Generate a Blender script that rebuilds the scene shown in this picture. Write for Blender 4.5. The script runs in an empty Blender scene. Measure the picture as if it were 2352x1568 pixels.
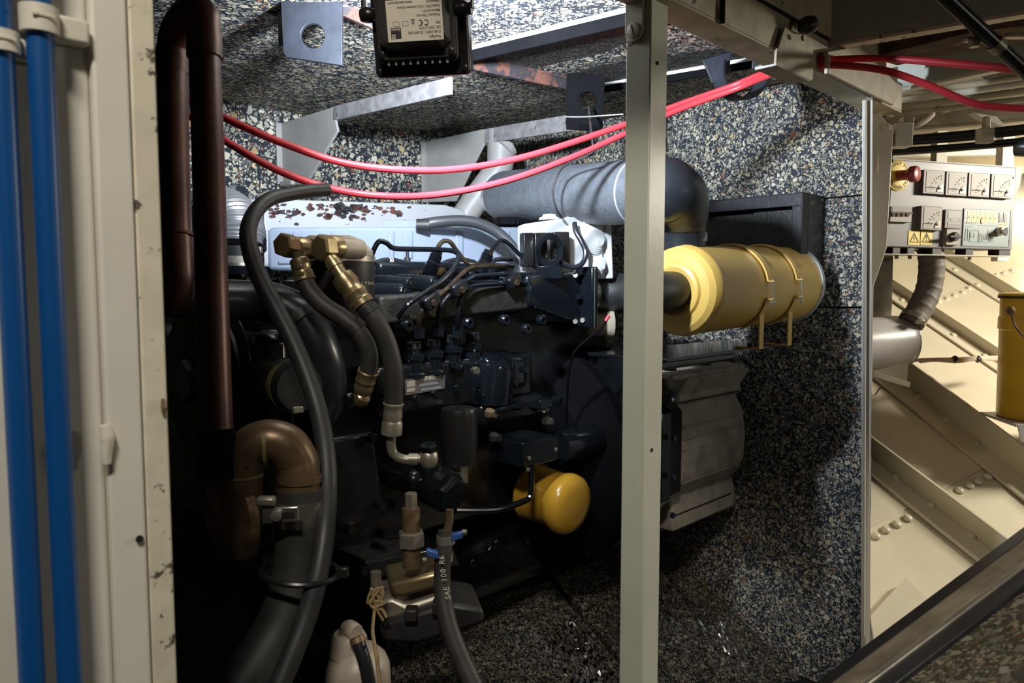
import bpy, math, random
from mathutils import Vector as V, Matrix
random.seed(7)
sc = bpy.context.scene
# ---------------------------------------------------------------- camera, light, exposure
F = 1700.0                      # focal length in pixels of the 2352 x 1568 frame
CZ = 0.80                       # lens height over the bilge floor
TH = math.radians(4.3)          # camera looks slightly down
cam_d = bpy.data.cameras.new('camera'); cam = bpy.data.objects.new('camera', cam_d)
sc.collection.objects.link(cam); sc.camera = cam
cam_d.sensor_width = 36.0; cam_d.lens = F / 2352 * 36.0; cam_d.clip_start = 0.02
cam_d.dof.use_dof = True; cam_d.dof.focus_distance = 1.15; cam_d.dof.aperture_fstop = 10.0
cam.location = (0, 0, CZ); cam.rotation_euler = (math.pi / 2 - TH, 0, 0)
sc.view_settings.view_transform = 'Standard'; sc.view_settings.look = 'None'
sc.view_settings.exposure = 0.0; sc.view_settings.gamma = 1.0; sc.view_settings.use_curve_mapping = False
wd = bpy.data.worlds.new('engine_room_air'); sc.world = wd; wd.use_nodes = True
wd.node_tree.nodes['Background'].inputs[0].default_value = (1.0, 0.90, 0.74, 1)
wd.node_tree.nodes['Background'].inputs[1].default_value = 0.015
def area(name, loc, target, size, power, col, size_y=None):
    l = bpy.data.lights.new(name, 'AREA'); l.energy = power; l.color = col; l.size = size
    if size_y: l.shape = 'RECTANGLE'; l.size_y = size_y
    o = bpy.data.objects.new(name, l); sc.collection.objects.link(o); o.location = loc
    o.rotation_euler = (V(target) - V(loc)).to_track_quat('-Z', 'Y').to_euler(); return o
area('corridor_lamp', (-0.10, -0.55, CZ + 1.12), (0.0, 0.75, 0.55), 0.30, 18.5, (1.0, 0.94, 0.83), 0.10)
area('beam_fill_light', (1.65, 0.10, CZ + 0.22), (1.2, 1.2, CZ + .35), 0.20, 1.2, (1.0, 0.93, 0.78), 0.08)  # unseen fill light, added to brighten the deck beams and header
area('side_room_lamp', (2.05, 1.45, CZ + .38), (1.50, 2.1, 0.40), 0.40, 26.0, (1.0, 0.92, 0.76), 0.12)
area('far_room_lamp', (2.35, 2.9, CZ + .40), (2.2, 3.4, 0.4), 0.35, 12.0, (1.0, 0.90, 0.70), 0.12)

# ---------------------------------------------------------------- placing: pixels of the photo onto real planes
C0 = V((0, 0, CZ))
S2 = math.sqrt(0.5)
E1 = V((S2, S2, 0)); E2 = V((-S2, S2, 0)); UP = V((0, 0, 1))   # along the engine, across it (away), up
X = V((1, 0, 0)); Y = V((0, 1, 0))
def ray(px, py):
    x = (px - 1176) / F; y = -(py - 784) / F
    return V((x, math.cos(TH) + y * math.sin(TH), -math.sin(TH) + y * math.cos(TH)))
def Pn(px, py, p0, n):
    r = ray(px, py); return C0 + r * ((V(p0) - C0).dot(n) / r.dot(n))
def Pd(px, py, d): return Pn(px, py, V((0, d, 0)), Y)
def Pw(px, py, w): return Pn(px, py, E2 * w, E2)
def Pu(px, py, u): return Pn(px, py, E1 * u, E1)
def Pz(px, py, z): return Pn(px, py, V((0, 0, z)), UP)
def uw(u, w, z): return E1 * u + E2 * w + UP * z

# ---------------------------------------------------------------- materials
MAT = {}
def nt(name):
    m = bpy.data.materials.new(name); m.use_nodes = True; MAT[name] = m
    t = m.node_tree; return m, t, t.nodes['Principled BSDF']
def N(t, ty, **k):
    n = t.nodes.new(ty)
    for a, b in k.items():
        if a == 'ins':
            for i, v in b.items(): n.inputs[i].default_value = v
        else: setattr(n, a, b)
    return n
def ramp(t, stops, fac):
    r = N(t, 'ShaderNodeValToRGB'); e = r.color_ramp.elements
    while len(e) < len(stops): e.new(0.5)
    for q, (p, c) in zip(e, stops): q.position = p; q.color = (*c, 1)
    t.links.new(fac, r.inputs[0]); return r
def mat(name, col, rough=0.5, metal=0.0, var=0.12, vscale=12, bump=0.0, bscale=80, chips=None, chip=0.0, cscale=30, coat=0.0, spec=None, stretch=None):
    m, t, b = nt(name); L = t.links.new
    tc = N(t, 'ShaderNodeTexCoord'); src = tc.outputs['Object']
    if stretch:
        mp = N(t, 'ShaderNodeMapping'); mp.inputs['Scale'].default_value = stretch; L(src, mp.inputs[0]); src = mp.outputs[0]
    nz = N(t, 'ShaderNodeTexNoise', ins={'Scale': vscale, 'Detail': 4.0}); L(src, nz.inputs['Vector'])
    lo = tuple(max(0, c * (1 - var)) for c in col); hi = tuple(min(1, c * (1 + var)) for c in col)
    r = ramp(t, [(0.3, lo), (0.7, hi)], nz.outputs['Fac']); out = r.outputs[0]
    rr = rough
    if chips:
        n2 = N(t, 'ShaderNodeTexNoise', ins={'Scale': cscale, 'Detail': 6.0, 'Roughness': 0.68}); L(src, n2.inputs['Vector'])
        k = ramp(t, [(chip, (0, 0, 0)), (min(1, chip + 0.03), (1, 1, 1))], n2.outputs['Fac'])
        mx = N(t, 'ShaderNodeMix', data_type='RGBA'); L(k.outputs[0], mx.inputs[0]); L(out, mx.inputs[6]); mx.inputs[7].default_value = (*chips, 1)
        out = mx.outputs[2]
    L(out, b.inputs['Base Color'])
    b.inputs['Roughness'].default_value = rough; b.inputs['Metallic'].default_value = metal
    if spec is not None: b.inputs['Specular IOR Level'].default_value = spec
    if coat: b.inputs['Coat Weight'].default_value = coat; b.inputs['Coat Roughness'].default_value = 0.12
    if bump:
        n3 = N(t, 'ShaderNodeTexNoise', ins={'Scale': bscale, 'Detail': 3.0}); L(src, n3.inputs['Vector'])
        bp = N(t, 'ShaderNodeBump', ins={'Strength': bump, 'Distance': 0.002}); L(n3.outputs['Fac'], bp.inputs['Height']); L(bp.outputs[0], b.inputs['Normal'])
    return m
def foam(name, scale, light=1.0, chipcut=0.42, base=(0.020, 0.025, 0.033)):
    """bonded crumb foam: pale crumbs of two sizes in a dark binder"""
    m, t, b = nt(name); L = t.links.new
    tc = N(t, 'ShaderNodeTexCoord')
    nz = N(t, 'ShaderNodeTexNoise', ins={'Scale': scale * 0.9, 'Detail': 2.0}); L(tc.outputs['Object'], nz.inputs['Vector'])
    ad = N(t, 'ShaderNodeMix', data_type='VECTOR'); ad.inputs[0].default_value = 0.012
    L(tc.outputs['Object'], ad.inputs[4]); L(nz.outputs['Color'], ad.inputs[5])
    def layer(s, cut, edge):
        e = N(t, 'ShaderNodeTexVoronoi', feature='DISTANCE_TO_EDGE', ins={'Scale': s}); L(ad.outputs[1], e.inputs['Vector'])
        c = N(t, 'ShaderNodeTexVoronoi', feature='F1', ins={'Scale': s}); L(ad.outputs[1], c.inputs['Vector'])
        sp = N(t, 'ShaderNodeSeparateColor'); L(c.outputs['Color'], sp.inputs[0])
        k = ramp(t, [(edge, (0, 0, 0)), (edge + 0.05, (1, 1, 1))], e.outputs['Distance'])
        q = N(t, 'ShaderNodeMath', operation='GREATER_THAN'); q.inputs[1].default_value = cut; L(sp.outputs[0], q.inputs[0])
        mu = N(t, 'ShaderNodeMath', operation='MULTIPLY'); L(k.outputs[0], mu.inputs[0]); L(q.outputs[0], mu.inputs[1])
        g = light
        col = ramp(t, [(0.0, (.10 * g, .10 * g, .10 * g)), (0.22, (.30 * g, .29 * g, .24 * g)), (0.5, (.46 * g, .42 * g, .31 * g)), (0.78, (.60 * g, .56 * g, .44 * g)), (0.93, (.52 * g, .40 * g, .19 * g)), (1.0, (.25 * g, .07 * g, .05 * g))], sp.outputs[1])
        return mu.outputs[0], col.outputs[0]
    m1, c1 = layer(scale, chipcut, 0.13); m2, c2 = layer(scale * 2.3, 0.30, 0.11)
    a = N(t, 'ShaderNodeMix', data_type='RGBA'); a.inputs[6].default_value = (*base, 1); L(m2, a.inputs[0]); L(c2, a.inputs[7])
    d = N(t, 'ShaderNodeMix', data_type='RGBA'); L(m1, d.inputs[0]); L(a.outputs[2], d.inputs[6]); L(c1, d.inputs[7])
    L(d.outputs[2], b.inputs['Base Color']); b.inputs['Roughness'].default_value = 0.75; b.inputs['Specular IOR Level'].default_value = 0.25
    mm = N(t, 'ShaderNodeMath', operation='MAXIMUM'); L(m1, mm.inputs[0]); L(m2, mm.inputs[1])
    bp = N(t, 'ShaderNodeBump', ins={'Strength': 0.35, 'Distance': 0.002}); L(mm.outputs[0], bp.inputs['Height']); L(bp.outputs[0], b.inputs['Normal'])
    return m
foam('foam', 92, 1.0, 0.46, (0.028, 0.035, 0.046))
foam('foam_back', 62, 1.1, 0.42, (0.024, 0.030, 0.039))
foam('foam_ceiling', 78, 1.15, 0.42, (0.024, 0.030, 0.039))
foam('foam_near', 105, 0.45, 0.40, (0.055, 0.046, 0.026))
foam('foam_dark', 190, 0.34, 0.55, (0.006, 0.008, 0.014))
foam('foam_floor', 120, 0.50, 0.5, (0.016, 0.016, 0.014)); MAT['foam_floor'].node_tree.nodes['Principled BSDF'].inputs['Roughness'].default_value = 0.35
mat('cream', (0.73, 0.69, 0.60), 0.38, var=0.05, bump=0.06, bscale=60, chips=(0.10, 0.08, 0.06), chip=0.745, cscale=60)
mat('cream_worn', (0.70, 0.645, 0.50), 0.5, var=0.10, vscale=40, bump=0.12, bscale=90, chips=(0.10, 0.085, 0.06), chip=0.605, cscale=55)
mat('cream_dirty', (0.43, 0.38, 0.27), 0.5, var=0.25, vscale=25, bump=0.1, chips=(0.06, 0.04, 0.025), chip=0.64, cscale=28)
mat('cream_hull', (0.66, 0.60, 0.46), 0.28, var=0.06, vscale=8, bump=0.22, bscale=55, chips=(0.14, 0.09, 0.05), chip=0.765, cscale=45)
mat('post_paint', (0.66, 0.67, 0.56), 0.36, var=0.05, bump=0.08, bscale=70, chips=(0.10, 0.085, 0.05), chip=0.70, cscale=70)
mat('grey_green', (0.42, 0.44, 0.38), 0.4, var=0.10, chips=(0.08, 0.06, 0.04), chip=0.72, cscale=40)
mat('gap_black', (0.008, 0.007, 0.006), 0.9)
mat('rusty_deck', (0.085, 0.052, 0.030), 0.85, var=0.6, vscale=30, bump=0.8, bscale=40, chips=(0.26, 0.19, 0.11), chip=0.60, cscale=22)
mat('blue_plastic', (0.004, 0.070, 0.25), 0.34, var=0.04)
mat('clip_cream', (0.70, 0.65, 0.54), 0.45, var=0.05, bump=0.1, bscale=120)
mat('copper_brown', (0.085, 0.036, 0.026), 0.38, 0.35, var=0.35, vscale=18, bump=0.06)
mat('bronze', (0.165, 0.108, 0.062), 0.36, 0.55, var=0.35, vscale=25, bump=0.12, bscale=100, chips=(0.05, 0.06, 0.045), chip=0.66, cscale=40)
mat('verdigris', (0.20, 0.18, 0.07), 0.6, 0.2, var=0.4, vscale=60)
mat('brass', (0.34, 0.265, 0.145), 0.34, 0.8, var=0.22, vscale=40, bump=0.05)
mat('steel', (0.50, 0.47, 0.40), 0.28, 0.9, var=0.15, vscale=50)
mat('steel_dull', (0.36, 0.33, 0.27), 0.42, 0.7, var=0.25, vscale=50)
mat('zinc_rust', (0.24, 0.16, 0.09), 0.5, 0.6, var=0.4, vscale=60)
mat('rubber', (0.022, 0.022, 0.022), 0.48, var=0.25, vscale=30, bump=0.05, bscale=200)
mat('rubber_gloss', (0.018, 0.020, 0.024), 0.30, var=0.2, vscale=25)
mat('rubber_grey', (0.034, 0.036, 0.040), 0.42, var=0.15, bump=0.05)
mat('rubber_worn', (0.034, 0.032, 0.029), 0.55, var=0.3, vscale=30, chips=(0.12, 0.10, 0.06), chip=0.69, cscale=35)
mat('engine_black', (0.0075, 0.0085, 0.010), 0.24, var=0.3, vscale=25, bump=0.16, bscale=70, coat=0.3)
mat('engine_rough', (0.020, 0.019, 0.016), 0.5, var=0.4, vscale=60, bump=0.5, bscale=170)
mat('engine_gloss', (0.006, 0.008, 0.011), 0.14, var=0.2, bump=0.08, bscale=60, coat=0.5)
mat('black_steel', (0.018, 0.018, 0.021), 0.4, var=0.35, vscale=30, bump=0.2, bscale=80)
mat('black_bluish', (0.020, 0.023, 0.032), 0.5, var=0.3, vscale=30, bump=0.3, bscale=60, chips=(0.25, 0.09, 0.06), chip=0.66, cscale=14)
mat('primer_red', (0.11, 0.045, 0.032), 0.7, var=0.5, vscale=30, bump=0.2, chips=(0.03, 0.027, 0.03), chip=0.50, cscale=24)
mat('matt_black', (0.004, 0.004, 0.005), 0.8, var=0.3, bump=0.2, spec=0.06)
mat('line_oily', (0.045, 0.030, 0.018), 0.28, 0.3, var=0.5, vscale=60)
mat('gasket_green', (0.07, 0.10, 0.08), 0.6)
mat('black_plastic', (0.014, 0.013, 0.014), 0.30, var=0.1)
mat('plastic_sheen', (0.026, 0.024, 0.022), 0.45, var=0.1)
mat('white_box', (0.60, 0.62, 0.64), 0.35, var=0.03)
mat('white_rust', (0.50, 0.51, 0.53), 0.35, var=0.05, chips=(0.16, 0.05, 0.04), chip=0.665, cscale=17)
mat('bracket_white', (0.35, 0.335, 0.315), 0.45, var=0.10, vscale=20, bump=0.08, chips=(0.08, 0.07, 0.07), chip=0.70, cscale=45)
mat('bracket_bare', (0.22, 0.21, 0.21), 0.5, var=0.3, vscale=50, bump=0.2, chips=(0.10, 0.05, 0.04), chip=0.62, cscale=30)
mat('beam_white', (0.66, 0.64, 0.62), 0.5, var=0.2, vscale=60, bump=0.2)
mat('red_cable', (0.66, 0.045, 0.060), 0.38, var=0.08)
mat('red_dark', (0.55, 0.03, 0.03), 0.35, var=0.05)
mat('duct_grey', (0.105, 0.115, 0.130), 0.40, var=0.15, vscale=60, bump=0.9, bscale=150)
mat('silver', (0.62, 0.62, 0.62), 0.30, 0.6, var=0.05)
mat('alu_tape', (0.52, 0.55, 0.58), 0.35, 0.4, var=0.05)
mat('yellow', (0.74, 0.48, 0.12), 0.32, var=0.08, vscale=8, chips=(0.10, 0.07, 0.03), chip=0.72, cscale=50)
mat('yellow_oil', (0.60, 0.33, 0.035), 0.22, var=0.10, vscale=10, coat=0.4)
mat('yellow_bucket', (0.66, 0.39, 0.03), 0.35, var=0.10, vscale=8)
mat('yellow_sign', (0.85, 0.62, 0.08), 0.4, var=0.03)
mat('yellow_pale', (0.78, 0.62, 0.22), 0.4, var=0.03)
mat('cast_grey', (0.40, 0.350, 0.285), 0.5, 0.0, var=0.25, vscale=25, bump=0.08, chips=(0.05, 0.04, 0.035), chip=0.70, cscale=60, stretch=(1, 1, 1))
mat('panel_grey', (0.165, 0.158, 0.162), 0.42, var=0.04)
mat('panel_dark', (0.12, 0.105, 0.10), 0.45, var=0.05)
mat('meter_face', (0.33, 0.30, 0.26), 0.5, var=0.03)
mat('meter_cap', (0.50, 0.45, 0.35), 0.4, var=0.03)
mat('blue_pale', (0.23, 0.30, 0.31), 0.4, var=0.03)
mat('print_dark', (0.035, 0.03, 0.03), 0.6, var=0.02)
mat('print_grey', (0.22, 0.24, 0.24), 0.6, var=0.02)
mat('print_white', (0.75, 0.74, 0.70), 0.6, var=0.02)
mat('print_red', (0.45, 0.06, 0.05), 0.6, var=0.02)
mat('label_paper', (0.72, 0.65, 0.52), 0.5, var=0.05)
mat('button_red', (0.42, 0.075, 0.07), 0.35, var=0.04)
mat('bottle_white', (0.42, 0.355, 0.285), 0.40, var=0.10, vscale=10)
mat('string', (0.34, 0.24, 0.11), 0.8, var=0.25, vscale=200)
mat('clamp_blue', (0.05, 0.13, 0.40), 0.4, 0.2, var=0.1)
mat('hose_canvas', (0.16, 0.135, 0.115), 0.6, var=0.2, vscale=30, bump=0.3, bscale=120)
mat('grey_tank', (0.50, 0.48, 0.48), 0.33, var=0.04)
mat('wood_edge', (0.20, 0.165, 0.11), 0.6, var=0.5, vscale=30, bump=0.3, stretch=(1, 1, 1))
mat('foil', (0.45, 0.45, 0.46), 0.30, 0.7, var=0.2)
mat('wire_cream', (0.60, 0.50, 0.37), 0.5, var=0.1)
mat('lens_glass', (0.8, 0.85, 0.9), 0.15, var=0.0)
def translucent(name, col):
    m, t, b = nt(name); b.inputs['Base Color'].default_value = (*col, 1); b.inputs['Roughness'].default_value = 0.28
    b.inputs['Transmission Weight'].default_value = 0.35; b.inputs['IOR'].default_value = 1.25
    b.inputs['Subsurface Weight'].default_value = 0.3; b.inputs['Subsurface Radius'].default_value = (0.02, 0.02, 0.02)
    return m
translucent('tank_plastic', (0.36, 0.42, 0.52))
def film(name):
    m, t, b = nt(name); L = t.links.new; o = t.nodes['Material Output']
    tr = N(t, 'ShaderNodeBsdfTransparent'); gl = N(t, 'ShaderNodeBsdfGlossy', ins={'Roughness': 0.12}); fr = N(t, 'ShaderNodeFresnel', ins={'IOR': 1.6}); mx = N(t, 'ShaderNodeMixShader')
    L(fr.outputs[0], mx.inputs[0]); L(tr.outputs[0], mx.inputs[1]); L(gl.outputs[0], mx.inputs[2]); L(mx.outputs[0], o.inputs[0]); t.nodes.remove(b)
    return m
film('plastic_film')

# ---------------------------------------------------------------- mesh building
def smooth(pts, k=6, closed=False):
    pts = [V(p) for p in pts]; n = len(pts); out = []
    if n < 3: return pts
    for i in range(n if closed else n - 1):
        g = lambda j: pts[j % n] if closed else pts[min(max(j, 0), n - 1)]
        a, b, c, d = g(i - 1), g(i), g(i + 1), g(i + 2)
        for q in range(k):
            s = q / k
            out.append(0.5 * ((2 * b) + (c - a) * s + (2 * a - 5 * b + 4 * c - d) * s * s + (3 * b - a - 3 * c + d) * s ** 3))
    if not closed: out.append(pts[-1])
    return out
class MB:
    def __init__(s): s.v = []; s.f = []
    def add(s, v, f):
        o = len(s.v); s.v += [V(p) for p in v]; s.f += [tuple(i + o for i in q) for q in f]; return s
    def box(s, o, a, b, c):
        o = V(o); p = [o, o + a, o + a + b, o + b]; p += [q + c for q in p]
        return s.add(p, [(3, 2, 1, 0), (4, 5, 6, 7), (0, 1, 5, 4), (1, 2, 6, 5), (2, 3, 7, 6), (3, 0, 4, 7)])
    def cbox(s, c, a, b, d): return s.box(V(c) - (a + b + d) / 2, a, b, d)
    def prism(s, pts, vec):
        n = len(pts); p = [V(q) for q in pts]; p += [q + vec for q in p]
        return s.add(p, [tuple(range(n - 1, -1, -1)), tuple(range(n, 2 * n))] + [(i, (i + 1) % n, (i + 1) % n + n, i + n) for i in range(n)])
    def ring_prism(s, outer, inner, vec):
        n = len(outer); p = [V(q) for q in outer] + [V(q) for q in inner]; p += [q + vec for q in p]
        f = []
        for i in range(n):
            j = (i + 1) % n
            f += [(i, n + i, n + j, j), (2 * n + i, 2 * n + j, 3 * n + j, 3 * n + i), (i, j, 2 * n + j, 2 * n + i), (n + i, 3 * n + i, 3 * n + j, n + j)]
        return s.add(p, f)
    def tube(s, pts, r, n=14, caps=True, closed=False, flat=None):
        pts = [V(p) for p in pts]; m = len(pts); rr = r if isinstance(r, (list, tuple)) else [r] * m
        if len(rr) != m: rr = [rr[0] + (rr[-1] - rr[0]) * i / (m - 1) for i in range(m)] if len(rr) == 2 else [rr[min(len(rr) - 1, int(i / (m - 1) * (len(rr) - 1)))] + (rr[min(len(rr) - 1, int(i / (m - 1) * (len(rr) - 1)) + 1)] - rr[min(len(rr) - 1, int(i / (m - 1) * (len(rr) - 1)))]) * ((i / (m - 1) * (len(rr) - 1)) % 1) for i in range(m)]
        T = []
        for i in range(m):
            a = pts[(i - 1) % m] if closed else pts[max(i - 1, 0)]; b = pts[(i + 1) % m] if closed else pts[min(i + 1, m - 1)]
            T.append((b - a).normalized())
        u = T[0].orthogonal().normalized(); ver = []
        for i in range(m):
            u = (u - T[i] * u.dot(T[i])).normalized(); w = T[i].cross(u)
            for k in range(n):
                a = 2 * math.pi * k / n; ver.append(pts[i] + (u * math.cos(a) + w * math.sin(a)) * rr[i])
        f = []
        for i in range(m if closed else m - 1):
            for k in range(n):
                a, b = i * n + k, i * n + (k + 1) % n; c, d = ((i + 1) % m) * n + (k + 1) % n, ((i + 1) % m) * n + k
                f.append((a, b, c, d))
        if caps and not closed: f += [tuple(range(n - 1, -1, -1)), tuple(range((m - 1) * n, m * n))]
        return s.add(ver, f)
    def lathe(s, prof, p0, ax, n=28, ref=None):
        ax = V(ax).normalized(); u = V(ref) if ref is not None else ax.orthogonal(); u = (u - ax * u.dot(ax)).normalized(); w = ax.cross(u)
        p0 = V(p0); ver = []; m = len(prof)
        for (h, r) in prof:
            for k in range(n):
                a = 2 * math.pi * k / n; ver.append(p0 + ax * h + (u * math.cos(a) + w * math.sin(a)) * max(r, 1e-5))
        f = [(i * n + k, i * n + (k + 1) % n, (i + 1) * n + (k + 1) % n, (i + 1) * n + k) for i in range(m - 1) for k in range(n)]
        f += [tuple(range(n - 1, -1, -1)), tuple(range((m - 1) * n, m * n))]
        return s.add(ver, f)
    def band(s, pts, wvec, tvec):
        """flat strap of width wvec swept along pts with thickness along tvec(i)"""
        m = len(pts); ver = []
        for i in range(m):
            p = V(pts[i]); wv = wvec(i) if callable(wvec) else wvec; tv = tvec(i) if callable(tvec) else tvec
            ver += [p - wv / 2, p + wv / 2, p + wv / 2 + tv, p - wv / 2 + tv]
        f = [(4 * i + k, 4 * i + (k + 1) % 4, 4 * i + 4 + (k + 1) % 4, 4 * i + 4 + k) for i in range(m - 1) for k in range(4)]
        return s.add(ver, f + [(3, 2, 1, 0), (4 * m - 4, 4 * m - 3, 4 * m - 2, 4 * m - 1)])
    def build(s, name, m, parent=None, bevel=0.0, ang=35, label=None):
        me = bpy.data.meshes.new(name); me.from_pydata([tuple(p) for p in s.v], [], s.f); me.validate(); me.update()
        me.materials.append(MAT[m]); o = bpy.data.objects.new(name, me); sc.collection.objects.link(o)
        import bmesh
        bm = bmesh.new(); bm.from_mesh(me); bmesh.ops.recalc_face_normals(bm, faces=bm.faces); bm.to_mesh(me); bm.free()
        for p in me.polygons: p.use_smooth = True
        me.set_sharp_from_angle(angle=math.radians(ang))
        if parent: o.parent = parent
        if bevel:
            b = o.modifiers.new('edge', 'BEVEL'); b.width = bevel; b.segments = 2; b.limit_method = 'ANGLE'; b.angle_limit = math.radians(40)
        if label: o['label'] = label
        return o
def box(*a): return MB().box(*a)
def cbox(*a): return MB().cbox(*a)
def prism(*a): return MB().prism(*a)
def lathe(*a, **k): return MB().lathe(*a, **k)
def tube(pts, r, n=14, k=6, **kw): return MB().tube(smooth(pts, k) if k > 1 else pts, r, n, **kw)
def thing(name, label, cat, group=None):
    o = bpy.data.objects.new(name, None); sc.collection.objects.link(o); o.empty_display_size = 0.05
    return tag(o, label, cat, group)
def tag(o, label, cat, group=None):
    o['label'] = label; o['category'] = cat
    if group: o['group'] = group
    return o
def struct(o): o['kind'] = 'structure'; return o
def lab(o, label, cat=None): o['label'] = label; return o
def group_empty(name, label=None):
    o = bpy.data.objects.new(name, None); sc.collection.objects.link(o); o['kind'] = 'structure'
    if label: o['label'] = label
    return o
def text_mesh(s, size):
    c = bpy.data.curves.new('t', 'FONT'); c.body = s; c.size = size; c.align_x = 'CENTER'; c.align_y = 'CENTER'; c.resolution_u = 2; c.offset = 0.016 * size
    o = bpy.data.objects.new('t', c); sc.collection.objects.link(o)
    dg = bpy.context.evaluated_depsgraph_get(); me = bpy.data.meshes.new_from_object(o.evaluated_get(dg))
    vs = [v.co.copy() for v in me.vertices]; fs = [tuple(p.vertices) for p in me.polygons]
    bpy.data.objects.remove(o); bpy.data.curves.remove(c); bpy.data.meshes.remove(me); return vs, fs
def text_at(mb, s, c, r, u, size, align=0.0, squeeze=1.0):
    vs, fs = text_mesh(s, size)
    if not vs: return mb
    if align:
        xs = [v.x for v in vs]; w = max(xs) - min(xs); sh = align * w / 2
        for v in vs: v.x += sh
    return mb.add([V(c) + r * (v.x * squeeze) + u * v.y for v in vs], fs)
def bolt(p, ax, r, h, m, parent, name='bolt', n=6):
    return lathe([(0, r), (h * 0.85, r), (h, r * 0.86)], p, ax, n).build(name, m, parent, ang=25)
def px(n, d): return n * d / F      # n pixels at distance d, in metres
# ================================================================ THE SETTING
CEIL = CZ + 0.465; FLO = -0.12; WB = 1.72; UR = 1.67; WO = 0.50      # ceiling, floor, back wall, end wall, opening plane
struct(box(uw(-1.2, -0.9, FLO - 0.05), E1 * 5.2, E2 * 3.6, UP * 0.05).build('floor', 'gap_black'))
struct(box(uw(-0.7, WB, FLO), E1 * (UR + 0.7), E2 * 0.05, UP * (CEIL - FLO)).build('wall_back', 'foam_back'))
struct(box(uw(-0.75, WO, FLO), E1 * 0.05, E2 * (WB - WO), UP * (CEIL - FLO)).build('wall_left', 'foam'))
# end wall: foam slabs with open joints, on a thin backing sheet
wr = group_empty('wall_right')
wj = Pu(1985, 656, UR).dot(E2)                                       # where the end wall meets the jamb
box(uw(UR + 0.045, wj, FLO), E1 * 0.012, E2 * (WB - wj), UP * (CEIL - FLO)).build('backing_sheet', 'black_steel', wr)
zs = [FLO, Pu(1945, 706, UR).z, Pu(1945, 451, UR).z, CEIL]
def wend(z):                                                          # the free end of the wall leans out a little towards the floor
    p, q = Pu(1986, 200, UR), Pu(1984, 1500, UR); k = (z - p.z) / (q.z - p.z); return p.dot(E2) + (q.dot(E2) - p.dot(E2)) * k
for a, b in zip(zs, zs[1:]):
    a += .0016; b -= .0016
    prism([uw(UR, wend(a), a), uw(UR, WB, a), uw(UR, WB, b), uw(UR, wend(b), b)], E1 * 0.045).build('foam_slab', 'foam', wr, bevel=0.002)
# ceiling of the enclosure
UK = 1.15
def zc(u): return CZ + .43 + .07 * max(0, u - UK)                    # the ceiling climbs a little towards the end wall
m_ = MB()
for a_, b_ in ((-.7, UK), (UK, UR)): m_.prism([uw(a_, WO + .14, zc(a_)), uw(b_, WO + .14, zc(b_)), uw(b_, WB, zc(b_)), uw(a_, WB, zc(a_))], UP * .04)
struct(m_.build('ceiling', 'foam_ceiling'))
CN = (UP - E1 * .07).normalized()
def Pc(x, y, off=0.0):
    p = Pz(x, y, CZ + .43 - off); return p if p.dot(E1) < UK else Pn(x, y, uw(UK, 1, CZ + .43 - off), CN)
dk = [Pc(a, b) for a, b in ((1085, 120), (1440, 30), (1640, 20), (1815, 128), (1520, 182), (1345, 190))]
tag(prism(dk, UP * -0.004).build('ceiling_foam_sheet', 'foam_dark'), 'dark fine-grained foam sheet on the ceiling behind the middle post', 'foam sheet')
# sloping bilge panels at the foot of the end wall
a, b, c = Pu(1515, 1232, UR - .004), Pu(1875, 1590, UR - .004), Pd(1270, 1340, 1.75)
bn = (b - a).cross(c - a).normalized(); bn = bn if bn.z > 0 else -bn
def bil(x, y): return Pn(x, y, a, bn)
fl = group_empty('floor_bilge')
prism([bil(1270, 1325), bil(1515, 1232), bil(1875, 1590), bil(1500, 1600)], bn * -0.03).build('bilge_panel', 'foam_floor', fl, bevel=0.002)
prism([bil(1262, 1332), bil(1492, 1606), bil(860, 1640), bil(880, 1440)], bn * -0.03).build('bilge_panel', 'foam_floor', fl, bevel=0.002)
# crumpled clear film lying on the bilge panels
for i, (q, lb) in enumerate((((1250, 1480, 1410, 1620), 'crumpled clear plastic film on the bilge panel left of the middle post'), ((1560, 1370, 1760, 1540), 'crumpled clear plastic film on the bilge panel right of the middle post'))):
    m_ = MB(); nx, ny = 26, 16; vv = []
    for j in range(ny + 1):
        for k in range(nx + 1):
            s, t_ = k / nx, j / ny
            p = bil(q[0] + (q[2] - q[0]) * (0.45 * s + 0.55 * t_), q[1] + (q[3] - q[1]) * t_ - 70 * s * (1 if i == 0 else -0.6))
            vv.append(p + bn * (0.002 + 0.012 * random.random() ** 2))
    m_.add(vv, [(j * (nx + 1) + k, j * (nx + 1) + k + 1, (j + 1) * (nx + 1) + k + 1, (j + 1) * (nx + 1) + k) for j in range(ny) for k in range(nx)])
    tag(m_.build('plastic_film', 'plastic_film', ang=10), lb, 'plastic film')

# ---- cream partition on the left with its door frame
def vstrip(x0, x1, w, th, z0=FLO, z1=CZ + 0.75, y=656):
    p, q = Pw(x0, y, w), Pw(x1, y, w); return box(V((p.x, p.y, z0)), V((q.x - p.x, q.y - p.y, 0)), E2 * th, UP * (z1 - z0))
wn = group_empty('wall_front')
p_ = Pw(4, 656, .5); box(uw(-.75, .5, FLO), E1 * (p_.dot(E1) + .75), E2 * .02, UP * (CZ + .75 - FLO)).build('panel', 'cream', wn, bevel=0.002)
vstrip(11, 226, 0.503, 0.02).build('panel', 'cream', wn, bevel=0.003)
p_ = Pw(376, 656, .53); box(uw(-.75, .53, FLO), E1 * (p_.dot(E1) + .75), E2 * .01, UP * (CZ + .75 - FLO)).build('backing_sheet', 'gap_black', wn)
fr = struct(vstrip(233, 316, 0.497, 0.026).build('door_1', 'cream', None, bevel=0.002)); fr['label'] = 'cream painted steel door frame beside the blue pipes'
vstrip(318, 376, 0.4985, 0.026).build('worn_edge_strip', 'cream_worn', fr, bevel=0.0015)
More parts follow.
